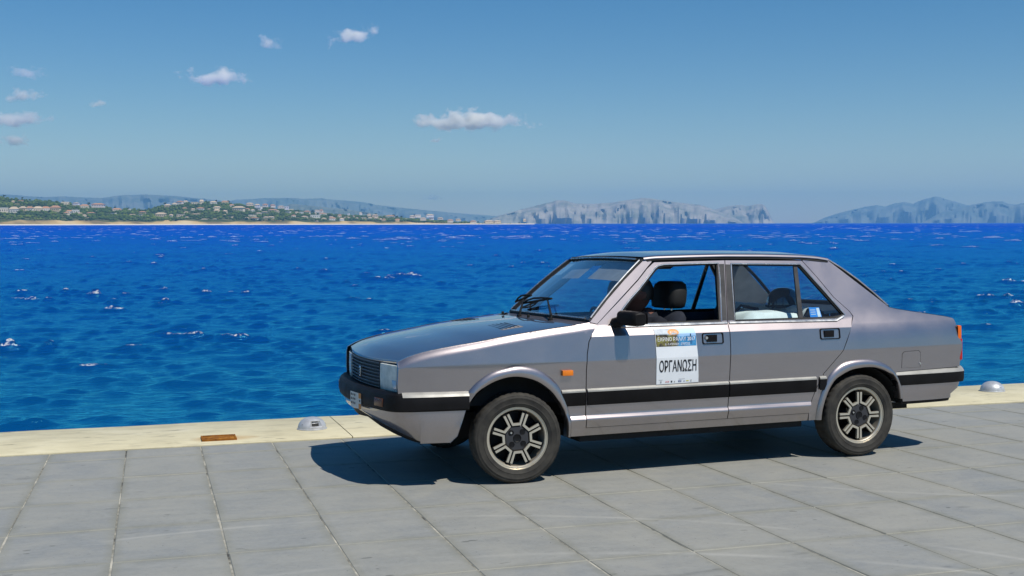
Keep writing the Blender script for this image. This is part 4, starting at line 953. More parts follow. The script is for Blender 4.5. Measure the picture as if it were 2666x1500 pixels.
# rear window and boot
def rw_(s, t):
    xt, yt, zt = -2.345 - .03 * (1 - s * s), .572 * s, 1.318 + .018 * (1 - s * s); xb, yb_, zb = -2.748 - .05 * (1 - s * s), .700 * s, .995 + .006 * (1 - s * s)
    return (xt + (xb - xt) * t, yt + (yb_ - yt) * t, zt + (zb - zt) * t + .02 * math.sin(math.pi * t))
m = MB(); m.grid([[rw_(-1 + 2 * j / 20, .02 + .95 * i / 10) for j in range(21)] for i in range(11)]); rwo = m.build('rear_window', M_GLASS, car, angle=80)
m = MB(); loop = [rw_(-1 + 2 * j / 20, 0) for j in range(21)] + [rw_(1, t) for t in (.2, .4, .6, .8)] + [rw_(1 - 2 * j / 20, 1) for j in range(21)] + [rw_(-1, t) for t in (.8, .6, .4, .2)]
m.tube(loop, .013, 6, closed=True); m.build('window_rubber', M_RUBBER, rwo)
m = MB(); m.tube([tuple(np.array(rw_(1, t)) + np.array([.004, .010, .010])) for t in (.02, .25, .5, .75, 1)], .005, 6); m.tube([tuple(np.array(rw_(-1, t)) + np.array([.004, -.010, .010])) for t in (.02, .25, .5, .75, 1)], .005, 6); m.build('window_trim', M_CHROME, rwo)
TX = [2.748, 2.80, 2.937, 3.205, 3.268, 3.285]; TZ = [.992, .979, .957, .917, .904, .893]
rows = []
for i in range(17):
    t = i / 16; row = []
    for j in range(21):
        s = -1 + 2 * j / 20; xe = -2.752 - .52 * t; ze = float(np.interp(-xe, TX, TZ)); yy = y_q(xe, ze) - .008
        row.append((xe - .05 * (1 - s * s) * (1 - t) - .012 * (1 - s * s) * t, yy * s, ze + .012 * (1 - abs(s) ** 2.2) + .002))
    rows.append(row)
m = MB(); m.grid(rows); m.grid([rows[-1], [(p[0] - .010, p[1], p[2] - .008) for p in rows[-1]], [(p[0] - .018, p[1], p[2] - .05) for p in rows[-1]], [(p[0] - .034, p[1], p[2] - .14) for p in rows[-1]]]); m.build('boot_lid', M_PAINT, car, angle=50)
rows = []
for j in range(15):
    s = -1 + 2 * j / 14; y = .772 * s; bx = -.012 * (1 - s * s); rows.append([(x + bx + (.03 if abs(s) == 1 else 0), y, z) for x, z in ((-3.300, .80), (-3.318, .745), (-3.320, .667), (-3.303, .574), (-3.28, .46))])
m = MB(); m.grid(rows); m.build('rear_panel', M_PAINT, car, angle=60)
M_RED = simple('red_lens', (0.62, 0.02, 0.02, 1), 0.22, 0, .6); M_ORL = simple('orange_lens', (0.85, 0.16, 0.01, 1), 0.22, 0, .6)
for s in (1, -1):
    m = MB(); rows = [[(x0, y, z) for (x0, y) in ((-3.300, .774 * s), (-3.320, .775 * s), (-3.330, .76 * s), (-3.338, .45 * s), (-3.31, .44 * s))] for z in (.612, .618, .757)]
    rows[0] = [(p[0] * .99 - .03, p[1], p[2]) for p in rows[1]]; rows[0] = [(p[0] + .006, p[1] * .99, .606) for p in rows[1]]
    m.grid(rows); tl = m.build('tail_lamp', M_RED, car, angle=40)
    m = MB(); rows = [[(x0, y, z) for (x0, y) in ((-3.285, .774 * s), (-3.312, .775 * s), (-3.322, .76 * s), (-3.33, .45 * s), (-3.30, .44 * s))] for z in (.760, .848, .854)]
    rows[2] = [(p[0] + .008, p[1] * .99, .852) for p in rows[1]]
    m.grid(rows); m.build('tail_indicator', M_ORL, tl, angle=40)

# bumpers
def bumper(plan, prof, name, mat, mats2=None):
    """plan: outer line (x, y) from the near side round to the far side; prof: (inset, z)"""
    n = len(plan); rows = []
    for i in range(n):
        a, b = np.array(plan[max(0, i - 1)]), np.array(plan[min(n - 1, i + 1)]); t = (b - a) / np.linalg.norm(b - a); nn = np.array([t[1], -t[0]])
        c = np.array([np.mean([p[0] for p in plan]), 0]); 
        if np.dot(nn, c - np.array(plan[i])) < 0: nn = -nn
        rows.append([(plan[i][0] + nn[0] * d, plan[i][1] + nn[1] * d, z) for d, z in prof])
    m = MB(); m.grid(rows); k = len(prof); m.add(rows[0], [tuple(range(k))]); m.add(rows[-1], [tuple(range(k))[::-1]])
    return m.build(name, mat, car, angle=28)
half = spline([(.312, .812), (.50, .785), (.62, .762), (.685, .742), (.728, .722), (.755, .692), (.778, .645), (.802, .55), (.830, .40), (.852, .2), (.858, 0)], 4)
FPLAN = half + [(x, -y) for x, y in half[::-1][1:]]
fb = bumper(FPLAN, [(.09, .572), (.045, .577), (.030, .576), (.010, .560), (.002, .540), (0, .50), (.002, .472), (.012, .462), (.06, .456)], 'front_bumper', M_RUB)
for s in (1, -1):
    P = [p for p in half if p[0] < .70]; rows = []
    for (x, y) in P: rows.append([(x, (y - .036) * s, .5775), (x, (y - .022) * s, .5745), (x, (y - .007) * s, .559), (x, (y - .0005) * s, .548)])
    m = MB(); m.grid(rows); m.build('bumper_sunlit_top', M_SUNTOP, fb, angle=60)  # sunlit top ledge of the bumper, its light painted as paler grey
    m = MB(); m.box((.788, .555 * s, .510), (.03, .115, .050), rot=Matrix.Rotation(R(12) * s, 3, 'Z')); m.build('front_indicator', simple('amber_dull_lens%d' % (s > 0), (0.11, 0.03, 0.006, 1), .3), fb, bevel=.004)
# valance below the bumper: painted above, a dark air dam below
YB = [0, .3, .5, .63, .68, .715, .74]; XB_ = [.735, .722, .685, .640, .615, .595, .575]; ZB = [.350, .326, .303, .284, .276, .273, .272]; ZT = [.402, .378, .348, .320, .306, .290, .273]
rows, dark = [], []
for i, (x, y) in enumerate(FPLAN):
    ay = abs(y); sy = 1 if y > 0 else -1; k = min(1, max(0, (x - .60) / .2))
    if x < .60: B_ = (x, y - .030 * sy, .272); T_ = (x, y - .029 * sy, .273)
    else:
        B_ = (float(np.interp(ay, YB, XB_)), y * .965, float(np.interp(ay, YB, ZB))); zt = float(np.interp(ay, YB, ZT)); f = (zt - B_[2]) / (.46 - B_[2]); T_ = (B_[0] + (x - .03 - B_[0]) * min(1, f * 1.25), B_[1] + (y - .02 * sy - B_[1]) * f, zt)
    A_ = (x - .028 * k, y - .014 * sy, .466); M_ = [tuple(np.array(A_) * (1 - t) + np.array(T_) * t + np.array([.022 * k, .006 * sy, 0]) * math.sin(math.pi * t)) for t in (.2, .4, .6, .8)]
    r_ = [A_] + M_ + [T_]; d_ = [T_, tuple(np.array(T_) * .5 + np.array(B_) * .5 + np.array([.004, .002 * sy, 0])), B_, (B_[0] - .10, B_[1] - .06 * sy, B_[2] + .004)]
    lim = lambda p: (max(p[0], .333 + (.46 - p[2]) * .33 + (.03 if p[2] < .29 else 0)), p[1], p[2])
    rows.append([lim(p) for p in r_]); dark.append([lim(p) for p in d_])
m = MB(); m.grid(rows); val = m.build('front_valance', M_PAINT, car, angle=50)
m = MB(); m.grid(dark); m.build('air_dam', M_RUB, val, angle=50)
hr = spline([(-2.735, .815), (-2.95, .812), (-3.18, .800), (-3.315, .778), (-3.362, .735), (-3.385, .60), (-3.40, .30), (-3.402, 0)], 4)
RPLAN = hr + [(x, -y) for x, y in hr[::-1][1:]]
rbp = bumper(RPLAN, [(.09, .564), (.05, .566), (.032, .562), (.008, .545), (0, .530), (0, .48), (.006, .460), (.05, .455)], 'rear_bumper', M_RUB)
for s in (1, -1):
    rows = [[(x, (y - .038) * s, .5665), (x, (y - .020) * s, .558), (x, (y - .005) * s, .543), (x, (y + .0005) * s, .532)] for (x, y) in hr if x > -3.35]
    m = MB(); m.grid(rows); m.build('bumper_sunlit_top', M_SUNTOP, rbp, angle=60)  # sun on the rear bumper ledge, painted as a paler band
rows = []
for (x, y) in RPLAN:
    k = min(1, max(0, (-x - 2.75) / .5)); sy = 1 if y > 0 else -1
    rows.append([(x + .03 * k, y - .012 * sy, .462), (x + .045 * k, y - .014 * sy, .416), (x + .10 * k, y - .02 * sy, .375), (x + .10 * k, y - .022 * sy, .348)])
for r_ in rows:
    for q in range(4): r_[q] = (min(r_[q][0], -2.775 - (.46 - r_[q][2]) * .25), r_[q][1], r_[q][2])
m = MB(); m.grid(rows); rv = m.build('rear_valance', M_PAINT, car, angle=40)
rows = []
for (x, y) in RPLAN:
    k = min(1, max(0, (-x - 2.75) / .5)); sy = 1 if y > 0 else -1
    rows.append([(min(-2.79, x + .105 * k), y - .024 * sy, .350), (min(-2.79, x + .11 * k), y - .03 * sy, .328), (min(-2.76, x + .16 * k), y - .09 * sy, .322)])
m = MB(); m.grid(rows); m.build('valance_lip', M_RUB, rv, angle=40)
m = MB(); m.tube([(-2.80, .60, .338), (-2.885, .60, .338)], .022, 10); m.build('tow_eye', M_CHROME, car)

# nose: dark carrier, grille, lamps
rows = []
for j in range(25):
    y = -.700 + 1.40 * j / 24; xf = hood_front(min(.64, abs(y))) - .012
    zt = float(np.interp(abs(y), [0, .5, .7, .775], [.742, .743, .745, .745])); rows.append([(xf, y, .565), (xf, y, zt - .004)])
m = MB(); m.grid(rows); m.build('nose_panel', M_SATIN, car, angle=60)
grl = MB(); rows = []
for j in range(19):
    y = -.392 + .784 * j / 18; xf = hood_front(y); rows.append([(xf - .006, y, .572), (xf - .006, y, .733)])
grl.grid(rows); gr = grl.build('grille', M_DARKIN, car, angle=60)
for k in range(8):
    z = .580 + k * .0205; m = MB(); m.grid([[(hood_front(y) - .008, y, z + .004), (hood_front(y) + .008, y, z + .005), (hood_front(y) + .009, y, z - .001), (hood_front(y) - .004, y, z - .003)] for y in np.linspace(-.388, .388, 17)]); m.build('slat', M_SATIN, gr, angle=40)
m = MB(); x = hood_front(0) + .012; m.box((x, .012, .649), (.010, .034, .066)); bd = m.build('badge', M_CHROME, gr, bevel=.003)
m = MB(); m.box((x + .0056, .012, .664), (.002, .018, .010)); m.box((x + .0056, .012, .648), (.002, .018, .010)); m.box((x + .0056, .012, .632), (.002, .018, .010)); m.build('badge_mark', M_DARKIN, gr)
def lens_mat():
    N = Nodes('headlamp_glass'); v = N.obj(); w = N.n('ShaderNodeTexWave'); w.inputs['Scale'].default_value = 22; w.bands_direction = 'Y'; N.l(v, w.inputs['Vector'])
    n = N.noise(v, 14, 4)
    N.bsdf(N.ramp(n, [(0.35, (0.62, 0.66, 0.60, 1)), (0.65, (0.86, 0.88, 0.80, 1))]), 0.22, 0, .5, .4, .05, N.bump(w.outputs[1], .5, .004)); return N.m
M_LENS = lens_mat()
for s in (1, -1):
    m = MB(); rows = []
    for j in range(9):
        y = .402 + (.642 - .402) * j / 8; xf = hood_front(y) + .006 + .004 * math.sin(math.pi * j / 8); rows.append([(xf - .012, y * s, .567), (xf + .002, y * s, .572), (xf + .004, y * s, .65), (xf + .001, y * s, .727), (xf - .012, y * s, .731)])
    m.grid(rows); k = 5; m.add(rows[0], [tuple(range(k))]); m.add(rows[-1], [tuple(range(k))[::-1]]); hl = m.build('headlamp', M_LENS, car, angle=40)
    m = MB(); rows = []
    for j in range(5):
        y = .565 + .075 * j / 4; xf = hood_front(y) + .0105; rows.append([(xf, y * s, .585), (xf + .002, y * s, .64)])
    m.grid(rows); m.build('side_lamp', simple('blue_white_lens%d' % (s > 0), (0.45, 0.55, 0.72, 1), .1, .2, .8, 1.0), hl, angle=60)
# front number plate: white with an orange coupon at its end
np_ = MB(); th = R(6); ct = lambda y, z: (.858 - .09 * (abs(y) / .55) ** 2.2 + .012, y, z)
np_.grid([[ct(y, z) for z in (.437, .535)] for y in np.linspace(.10, .30, 5)]); pl = np_.build('number_plate', simple('white_plate', (0.62, 0.64, 0.62, 1), .5), car, angle=60)
m = MB(); m.grid([[tuple(np.array(ct(y, z)) + np.array([.0015, 0, 0])) for z in (.437, .470)] for y in (.262, .30)]); m.grid([[tuple(np.array(ct(y, z)) + np.array([.0015, 0, 0])) for z in (.503, .535)] for y in (.262, .30)]); m.build('plate_coupon', simple('orange_coupon', (0.62, 0.25, 0.05, 1), .6), pl)
M_INKP = simple('plate_print', (0.05, 0.06, 0.07, 1), .6)
for zr in (.518, .492, .466):
    for k in range(3): y = .128 + k * .034; p = ct(y, zr); MB().box((p[0] + .002, p[1], p[2]), (.002, .012, .013)).build('plate_mark', M_INKP, pl)
p = ct(.281, .487); MB().box((p[0] + .002, p[1], p[2]), (.002, .018, .012)).build('plate_mark', M_INKP, pl)

# wheels
def tyre_mat():
    N = Nodes('dusty_tyre'); v = N.obj(); n = N.noise(v, 12, 4); N.bsdf(N.ramp(n, [(0.3, (0.020, 0.019, 0.018, 1)), (0.7, (0.060, 0.055, 0.046, 1))]), 0.75, 0, .3, normal=N.bump(N.noise(v, 70, 3), .3, .002)); return N.m
M_TYRE = tyre_mat(); M_RIMB = simple('black_wheel_paint', (0.006, 0.006, 0.007, 1), .55, 0, .25); M_HUB = simple('anthracite_wheel', (0.05, 0.05, 0.055, 1), .45, .3)
def rimlip_mat():
    N = Nodes('machined_alloy'); v = N.obj(); n = N.noise(v, 9, 5, .7)
    c = N.mix(N.ramp(n, [(0.62, 0.0), (0.72, .8)]), (0.66, 0.60, 0.49, 1), (0.30, 0.17, 0.07, 1)); N.bsdf(c, .36, .70, .5); return N.m
M_LIP = rimlip_mat()
def make_wheel():
    w = empty('wheel', car)
    W = .165; m = MB(); n = 84; rows = []
    prof = [(.188, -.070), (.194, -.078), (.215, -.0835), (.245, -.083), (.262, -.076), (.2705, -.066), (.2748, -.050), (.2755, -.03), (.2755, 0), (.2755, .03), (.2748, .050), (.2705, .066), (.262, .076), (.258, .0785), (.2555, .078), (.247, .0825), (.243, .0838), (.240, .0825), (.215, .0835), (.2125, .0850), (.209, .0835), (.194, .078), (.188, .070)]
    for i in range(n * 2 + 1):
        a = 2 * math.pi * (i % (n * 2)) / (n * 2); row = []
        for (r, y) in prof:
            if r > .2740:
                ph = (i // 2 + (1 if y > 0 else 0)) % 2
                if ph and i % 2 == 0: r -= .0035
                if abs(abs(y) - .03) < .001: r -= .006
            elif r > .270 and i % 4 == 0: r -= .0015
            row.append((r * math.cos(a), y, r * math.sin(a)))
        rows.append(row)
    m.grid(rows); m.build('tyre', M_TYRE, w, angle=28)
    m = MB(); m.lathe([(.150, -.06), (.168, .035), (.171, .060), (.176, .066), (.184, .066), (.187, .072), (.193, .072), (.1945, .062), (.188, .05)], 64, 'y'); m.build('rim', M_LIP, w, angle=30)
    m = MB(); m.lathe([(0, .020), (.05, .010), (.08, -.02), (.170, -.03), (.170, -.06)], 48, 'y'); m.build('wheel_disc', M_RIMB, w, angle=30)
    # dark hub with four nut wells
    m = MB(); oc = [(.0815 * math.cos(R(22.5 + 45 * k)), .0815 * math.sin(R(22.5 + 45 * k))) for k in range(8)]; oc2 = [(x * .9, z * .9) for x, z in oc]
    m.grid([[(x, .025, z) for x, z in oc + [oc[0]]], [(x, .052, z) for x, z in oc + [oc[0]]], [(x, .060, z) for x, z in oc2 + [oc2[0]]]]); m.add([(x, .060, z) for x, z in oc2], [tuple(range(8))[::-1]]); m.build('hub', M_HUB, w, angle=25)
    m = MB(); m.lathe([(.0, .0605), (.020, .0608), (.0205, .061), (.024, .0635), (.026, .0605)], 20, 'y'); m.build('hub_bore', M_RIMB, w)
    for k in range(4):
        a = R(45 + 90 * k); c = (.050 * math.cos(a), 0, .050 * math.sin(a))
        m = MB(); m.lathe([(0, .0606), (.015, .0608), (.0165, .0625), (.018, .0602)], 14, 'y', c); m.build('nut_well', M_RIMB, w)
        if k == 0: m = MB(); m.lathe([(0, .066), (.006, .066), (.007, .0605)], 6, 'y', c); m.build('wheel_nut', M_CHROME, w)
    # eight bright U-shaped pieces between the twin spokes
    sp = None
    for k in range(8):
        if sp is None:
            q = MB(); wd, gap = .0145, .0055; hs2 = math.tan(R(22.5))
            def ln(r): return r * hs2 - gap
            r0, r1, r2 = .0770, .0770 + wd, .149
            # centre line along +z, one half then mirrored
            P = [(-ln(r0), r0), (ln(r0), r0), (ln(r0) + .0, r0)]
            O_ = [(-ln(r2 - .004), r2 - .004), (-ln(r0), r0), (ln(r0), r0), (ln(r2 - .004), r2 - .004)]
            I_ = [(-ln(r2) + wd * 1.02, r2 + .002), (-ln(r1) + wd * .92, r1), (ln(r1) - wd * .92, r1), (ln(r2) - wd * 1.02, r2 + .002)]
            f = lambda p, y: (p[0], y, p[1])
            for i in range(3):
                a, b, c, d = O_[i], O_[i + 1], I_[i + 1], I_[i]
                V = [f(p, .050) for p in (a, b, c, d)] + [f(p, .066) for p in (a, b, c, d)]
                q.add(V, [(4, 5, 6, 7), (0, 1, 5, 4), (2, 3, 7, 6)] + ([(3, 0, 4, 7)] if i == 0 else []) + ([(1, 2, 6, 5)] if i == 2 else []))
            sp = q.build('spoke_face', M_LIP, w, angle=30)
        else:
            c = inst(sp, w)
        (sp if k == 0 else c).rotation_euler = (0, R(45 * k), 0)
        q2 = None
    m = MB()
    for k in range(8):
        a = R(22.5 + 45 * k); u = Vector((math.cos(a), 0, math.sin(a))); t = Vector((-math.sin(a), 0, math.cos(a)))
        P = [u * .08 + t * .013, u * .08 - t * .013, u * .168 - t * .013, u * .168 + t * .013]
        m.add([(p.x, -.02, p.z) for p in P] + [(p.x, .049, p.z) for p in P], [(4, 5, 6, 7), (0, 1, 5, 4), (1, 2, 6, 5), (2, 3, 7, 6), (3, 0, 4, 7)])
    m.build('spokes', M_RIMB, w, angle=30)
    return w
def place_wheel(w, loc, rz, spin):
    w.matrix_local = Matrix.Translation(loc) @ Matrix.Rotation(rz, 4, 'Z') @ Matrix.Rotation(spin, 4, 'Y')
w0 = make_wheel(); kids = list(w0.children)
def copy_wheel():
    c = w0.copy(); COL.objects.link(c); c.parent = car
    for k in kids:
        d = k.copy(); COL.objects.link(d); d.parent = c
    return c
YW = .728
place_wheel(w0, (0, YW, RT), R(-6), R(3)); place_wheel(copy_wheel(), (-2.448, YW, RT), 0, R(22))
place_wheel(copy_wheel(), (0, -YW, RT), math.pi + R(-6), 0); place_wheel(copy_wheel(), (-2.448, -YW, RT), math.pi, 0)

# underbody
m = MB(); m.box((-1.35, 0, .29), (3.5, .92, .08)); m.box((-1.22, 0, .255), (1.6, 1.50, .07)); m.box((.30, 0, .36), (.3, 1.0, .10)); m.box((-2.98, 0, .40), (.45, 1.3, .1)); m.tube([(-.2, -.3, .2), (-2.3, -.3, .22), (-3.1, -.4, .31)], .035, 8)
m.build('underbody', M_UNDER, car, angle=30)
m = MB(); m.tube([(0, -.72, .27), (0, .66, .27)], .03, 8); m.tube([(-2.448, -.72, .27), (-2.448, .66, .27)], .03, 8); m.build('axle', M_UNDER, car)
m = MB(); m.box((.10, 0, .62), (1.1, 1.36, .30), taper=.9); m.build('engine_bay', M_UNDER, car)

# door mirrors
for s in (1, -1):
    m = MB(); rows = []
    prof = [(0.0, .62), (.02, .86), (.10, .98), (.45, 1.0), (.8, .97), (.97, .86), (1.0, .70)]
    for (t, k) in prof:
        y = .785 + .165 * t; xc = -.700 - .045 * t; row = []
        for a in range(16):
            an = 2 * math.pi * a / 16; cx_, cz_ = math.cos(an), math.sin(an); e = .55
            dx = math.copysign(abs(cx_) ** e, cx_) * .048 * k; dz = math.copysign(abs(cz_) ** e, cz_) * .046 * (k if k > .9 else k * .98)
            row.append((xc + dx, y, .983 + dz - .008 * t))
        row.append(row[0]); rows.append(row)
    m.grid(rows); m.add(rows[0][:-1], [tuple(range(16))]); m.add(rows[-1][:-1], [tuple(range(16))[::-1]])
    if s < 0: m.flipy()
    mir = m.build('door_mirror', M_RUB, car, angle=40)
    m = MB(); m.grid([[(-.752 - .045 * t, .80 + .14 * t, z) for z in (.945, 1.02)] for t in (0, .5, 1)])
    if s < 0: m.flipy()
    m.build('mirror_glass', simple('mirror_silver%d' % (s > 0), (.8, .82, .85, 1), .03, 1.0), mir)
    m = MB(); yb = y_door
    tri = [(-.618, .935), (-.735, .935), (-.735, 1.022)]; m.add([(x, yb(x, z) + .004, z) for x, z in tri] + [(x, yb(x, z) - .02, z) for x, z in tri], [(0, 1, 2), (0, 1, 4, 3), (1, 2, 5, 4), (2, 0, 3, 5)])
    m.tube([(-.665, .74, .945), (-.685, .775, .958), (-.700, .80, .972)], [.034, .032, .036], 10)
    if s < 0: m.flipy()
    m.build('mirror_foot', M_RUB, mir, angle=40)

# wipers
def wiper(base, top, b0, b1):
    m = MB(); B, T = Vector(base), Vector(top); m.tube([B, B + Vector((-.005, 0, .035)), T], [.012, .009, .006], 6); m.lathe([(0, .03), (.016, .028), (.018, 0)], 10, 'z', (B.x, B.y, B.z - .01))
    w = m.build('wiper', M_RUBBER, car)
    m = MB(); p0, p1 = Vector(b0), Vector(b1); m.tube([p0, p0.lerp(p1, .25) + Vector((.012, 0, .014)), p0.lerp(p1, .5) + Vector((.018, 0, .02)), p0.lerp(p1, .75) + Vector((.012, 0, .014)), p1], .007, 5); m.tube([p0, p1], .008, 5); m.build('wiper_blade', M_RUBBER, w)
P = lambda s, t: tuple(np.array(ws(s, t)) + np.array([.022, 0, .026]))
wiper((-.415, .30, .945), P(-.02, .19), P(-.66, .10), P(.06, .21)); wiper((-.405, -.25, .945), P(-.80, .21), P(-.96, .12), P(-.60, .24))
for y in (.12, -.38): MB().box((-.33, y, .972), (.018, .012, .022)).build('washer_jet', M_RUBBER, hood, bevel=.003)

# cabin
m = MB(); m.box((-1.5, 0, .30), (2.3, 1.36, .05)); m.build('cabin_floor', M_DARKIN, car)
rows = [[(-.50, y, .955), (-.64, y, .955), (-.78, y, .925 + (.05 if y > .15 else 0)), (-.83, y, .86), (-.80, y, .62), (-.62, y, .42)] for y in np.linspace(-.69, .69, 13)]
m = MB(); m.grid(rows); m.build('dashboard', M_DARKIN, car, angle=40)
def seat(y, x, wid, lab=None):
    m = MB(); m.box((x + .27, y, .50), (.50, wid, .16)); s = m.build('front_seat', M_FABRIC, car, bevel=.05, seg=4)
    m = MB(); prof = [(.60, .09), (.75, .095), (.88, .085), (.955, .07), (.985, .045), (.995, .015)]; rows = []
    for (z, t) in prof:
        xo = x - .02 - (z - .55) * .30; k = 1 if z < .9 else 1 - ((z - .9) / .11) ** 2 * .30; rows.append([(xo + t * .9 * math.cos(a) ** 1 , y + math.copysign(abs(math.sin(a)) ** .5, math.sin(a)) * wid / 2 * k, z) for a in np.linspace(0, 2 * math.pi, 25)])
    m.grid(rows); m.add(rows[-1][:-1], [tuple(range(24))]); m.build('seat_back', M_FABRIC, s, angle=60)
    hx = x - .155; m = MB(); rows = []
    for (z, k, h) in ((1.012, .62, .88), (1.022, .92, .97), (1.06, 1, 1), (1.125, 1, .98), (1.170, .9, .88), (1.190, .6, .7)):
        rows.append([(hx - (z - 1.02) * .12 + .078 * k * math.copysign(abs(math.cos(a)) ** .6, math.cos(a)), y + .160 * h * math.copysign(abs(math.sin(a)) ** .6, math.sin(a)), z) for a in np.linspace(0, 2 * math.pi, 25)])
    m.grid(rows); m.add(rows[0][:-1], [tuple(range(24))[::-1]]); m.add(rows[-1][:-1], [tuple(range(24))]); m.build('headrest', M_RUBBER, s, angle=60)
    m = MB()
    for d in (-.05, .05): m.tube([(hx, y + d, .96), (hx, y + d, 1.03)], .006, 6)
    m.build('headrest_post', M_CHROME, s)
    return s
seat(.36, -1.085, .50); seat(-.36, -1.085, .50)
m = MB(); m.box((-1.98, 0, .50), (.50, 1.28, .18)); rs_ = m.build('rear_seat', M_FABRIC, car, bevel=.05, seg=4)
m = MB(); rows = [[(-2.12, y, .52), (-2.14, y, .75), (-2.165, y, .93), (-2.19, y, .975), (-2.24, y, .985), (-2.29, y, .95)] for y in np.linspace(-.64, .64, 17)]; m.grid(rows); m.build('seat_back', M_FABRIC, rs_, angle=60)
m = MB(); m.grid([[(-2.27, y, .955), (-2.72, y, .985)] for y in (-.66, 0, .66)]); m.build('parcel_shelf', M_DARKIN, car)
m = MB(); m.lathe([(.178, -.010), (.188, 0), (.178, .010), (.168, 0), (.178, -.010)], 32, 'x'); 
for k in range(3): a = R(90 + 120 * k); m.tube([(0, 0, 0), (0, .17 * math.cos(a), .17 * math.sin(a))], .012, 6)
m.lathe([(0, .02), (.04, .018), (.05, -.01)], 16, 'x'); stw = m.build('steering_wheel', M_DARKIN, car, angle=40); stw.location = (-.775, .37, .865); stw.rotation_euler = (0, R(24), 0)
m = MB(); m.box((-.985, .02, 1.275), (.025, .20, .065)); rvm = m.build('rear_view_mirror', M_DARKIN, car, bevel=.012)
MB().tube([(-.97, .02, 1.29), (-.935, .02, 1.335)], .008, 6).build('mirror_stalk', M_DARKIN, rvm)
for s in (1, -1):
    m = MB(); rows = [[tuple(np.array(ws(s * a, t)) + np.array([-.03, 0, -.02])) for a in (.12, .5, .86)] for t in (.97, .85, .66)]; m.grid(rows); m.build('sun_visor', M_LINER, car, angle=60)
m = MB(); m.tube([(-1.55, -.60, 1.22), (-1.45, -.60, 1.0), (-1.36, -.56, .80)], .003, 4); rows = []
for t in np.linspace(0, 1, 8): p = np.array((-1.53, -.585, 1.24)) * (1 - t) + np.array((-1.28, -.545, .72)) * t; rows.append([(p[0] - .024, p[1], p[2] - .006), (p[0] + .024, p[1], p[2] + .006)])
m.grid(rows); m.build('seat_belt', M_RUBBER, car, angle=60)
m = MB(); m.tube([(-1.55, -.53, 1.30), (-1.60, -.515, 1.27), (-1.72, -.515, 1.27), (-1.77, -.53, 1.30)], .012, 8); m.build('grab_handle', M_DARKIN, car)
stq = panel('window_sticker', [(-2.105, .938), (-2.110, 1.006), (-2.190, 1.004), (-2.196, .938)], [], y_door, simple('blue_sticker', (0.01, 0.20, 0.62, 1), .4), car, 1, off=-.013, skirt=0, creases=[])
panel('sticker_print', [(-2.165, .942), (-2.166, 1.000), (-2.187, 1.000), (-2.190, .942)], [], y_door, simple('pale_blue_print', (0.45, 0.62, 0.72, 1), .4), stq, 1, off=-.0122, skirt=0, creases=[])
for z in (.958, .972, .986): panel('sticker_print', [(-2.115, z), (-2.115, z + .004), (-2.155, z + .004), (-2.155, z)], [], y_door, bpy.data.materials['pale_blue_print'], stq, 1, off=-.0122, skirt=0, creases=[])

# the poster taped to the front door
PX0, PX1, PZ0, PZ1 = -.919, -1.217, .558, .904
def poster_mat():
    N = Nodes('poster_photo'); v = N.obj(); s_ = N.n('ShaderNodeSeparateXYZ'); N.l(v, s_.inputs[0])
    u = N.math('DIVIDE', N.math('SUBTRACT', PX0, s_.outputs[0]), PX0 - PX1); w = N.math('DIVIDE', N.math('SUBTRACT', s_.outputs[2], .792), .108)
    n = N.noise(v, 26, 4, .65)
    sky_ = N.ramp(w, [(0.45, (0.28, 0.52, 0.82, 1)), (1.0, (0.52, 0.68, 0.86, 1))]); sea_ = N.ramp(n, [(0.35, (0.03, 0.16, 0.36, 1)), (0.65, (0.07, 0.33, 0.62, 1))])
    right = N.mix(N.ramp(N.math('MULTIPLY_ADD', n, .12, w), [(.60, 0.0), (.64, 1.0)]), sea_, sky_)
    tree = N.ramp(n, [(0.35, (0.03, 0.025, 0.02, 1)), (0.5, (0.12, 0.10, 0.05, 1)), (0.62, (0.25, 0.24, 0.05, 1))]); grey = N.ramp(n, [(0.4, (0.36, 0.42, 0.48, 1)), (0.6, (0.50, 0.55, 0.60, 1))])
    left = N.mix(N.ramp(N.math('MULTIPLY_ADD', n, .2, w), [(.74, 0.0), (.80, 1.0)]), tree, grey)
    c = N.mix(N.ramp(N.math('MULTIPLY_ADD', n, .2, u), [(.58, 0.0), (.66, 1.0)]), left, right); N.bsdf(c, .35, 0, .5); return N.m
def prect(name, x0, x1, z0, z1, mat, parent, off, **kw): return panel(name, [(x0, z0), (x0, z1), (x1, z1), (x1, z0)], [], y_door, mat, parent, 1, off=off, skirt=0, creases=CREASE, **kw)
M_WHITE = simple('white_poster_paper', (0.74, 0.77, 0.80, 1), .35, 0, .5, var=.03); M_INK = simple('black_ink', (0.012, 0.012, 0.014, 1), .5); M_WINK = simple('white_ink', (0.85, 0.86, 0.88, 1), .5)
poster = panel('door_poster', [(PX0, .556), (PX0, PZ1), (-1.205, PZ1), (PX1, .60), (PX1, .559)], [], y_door, M_WHITE, car, 1, off=.004, skirt=.0035)
prect('poster_picture', PX0 - .003, -1.206, .792, .901, poster_mat(), poster, .0048)
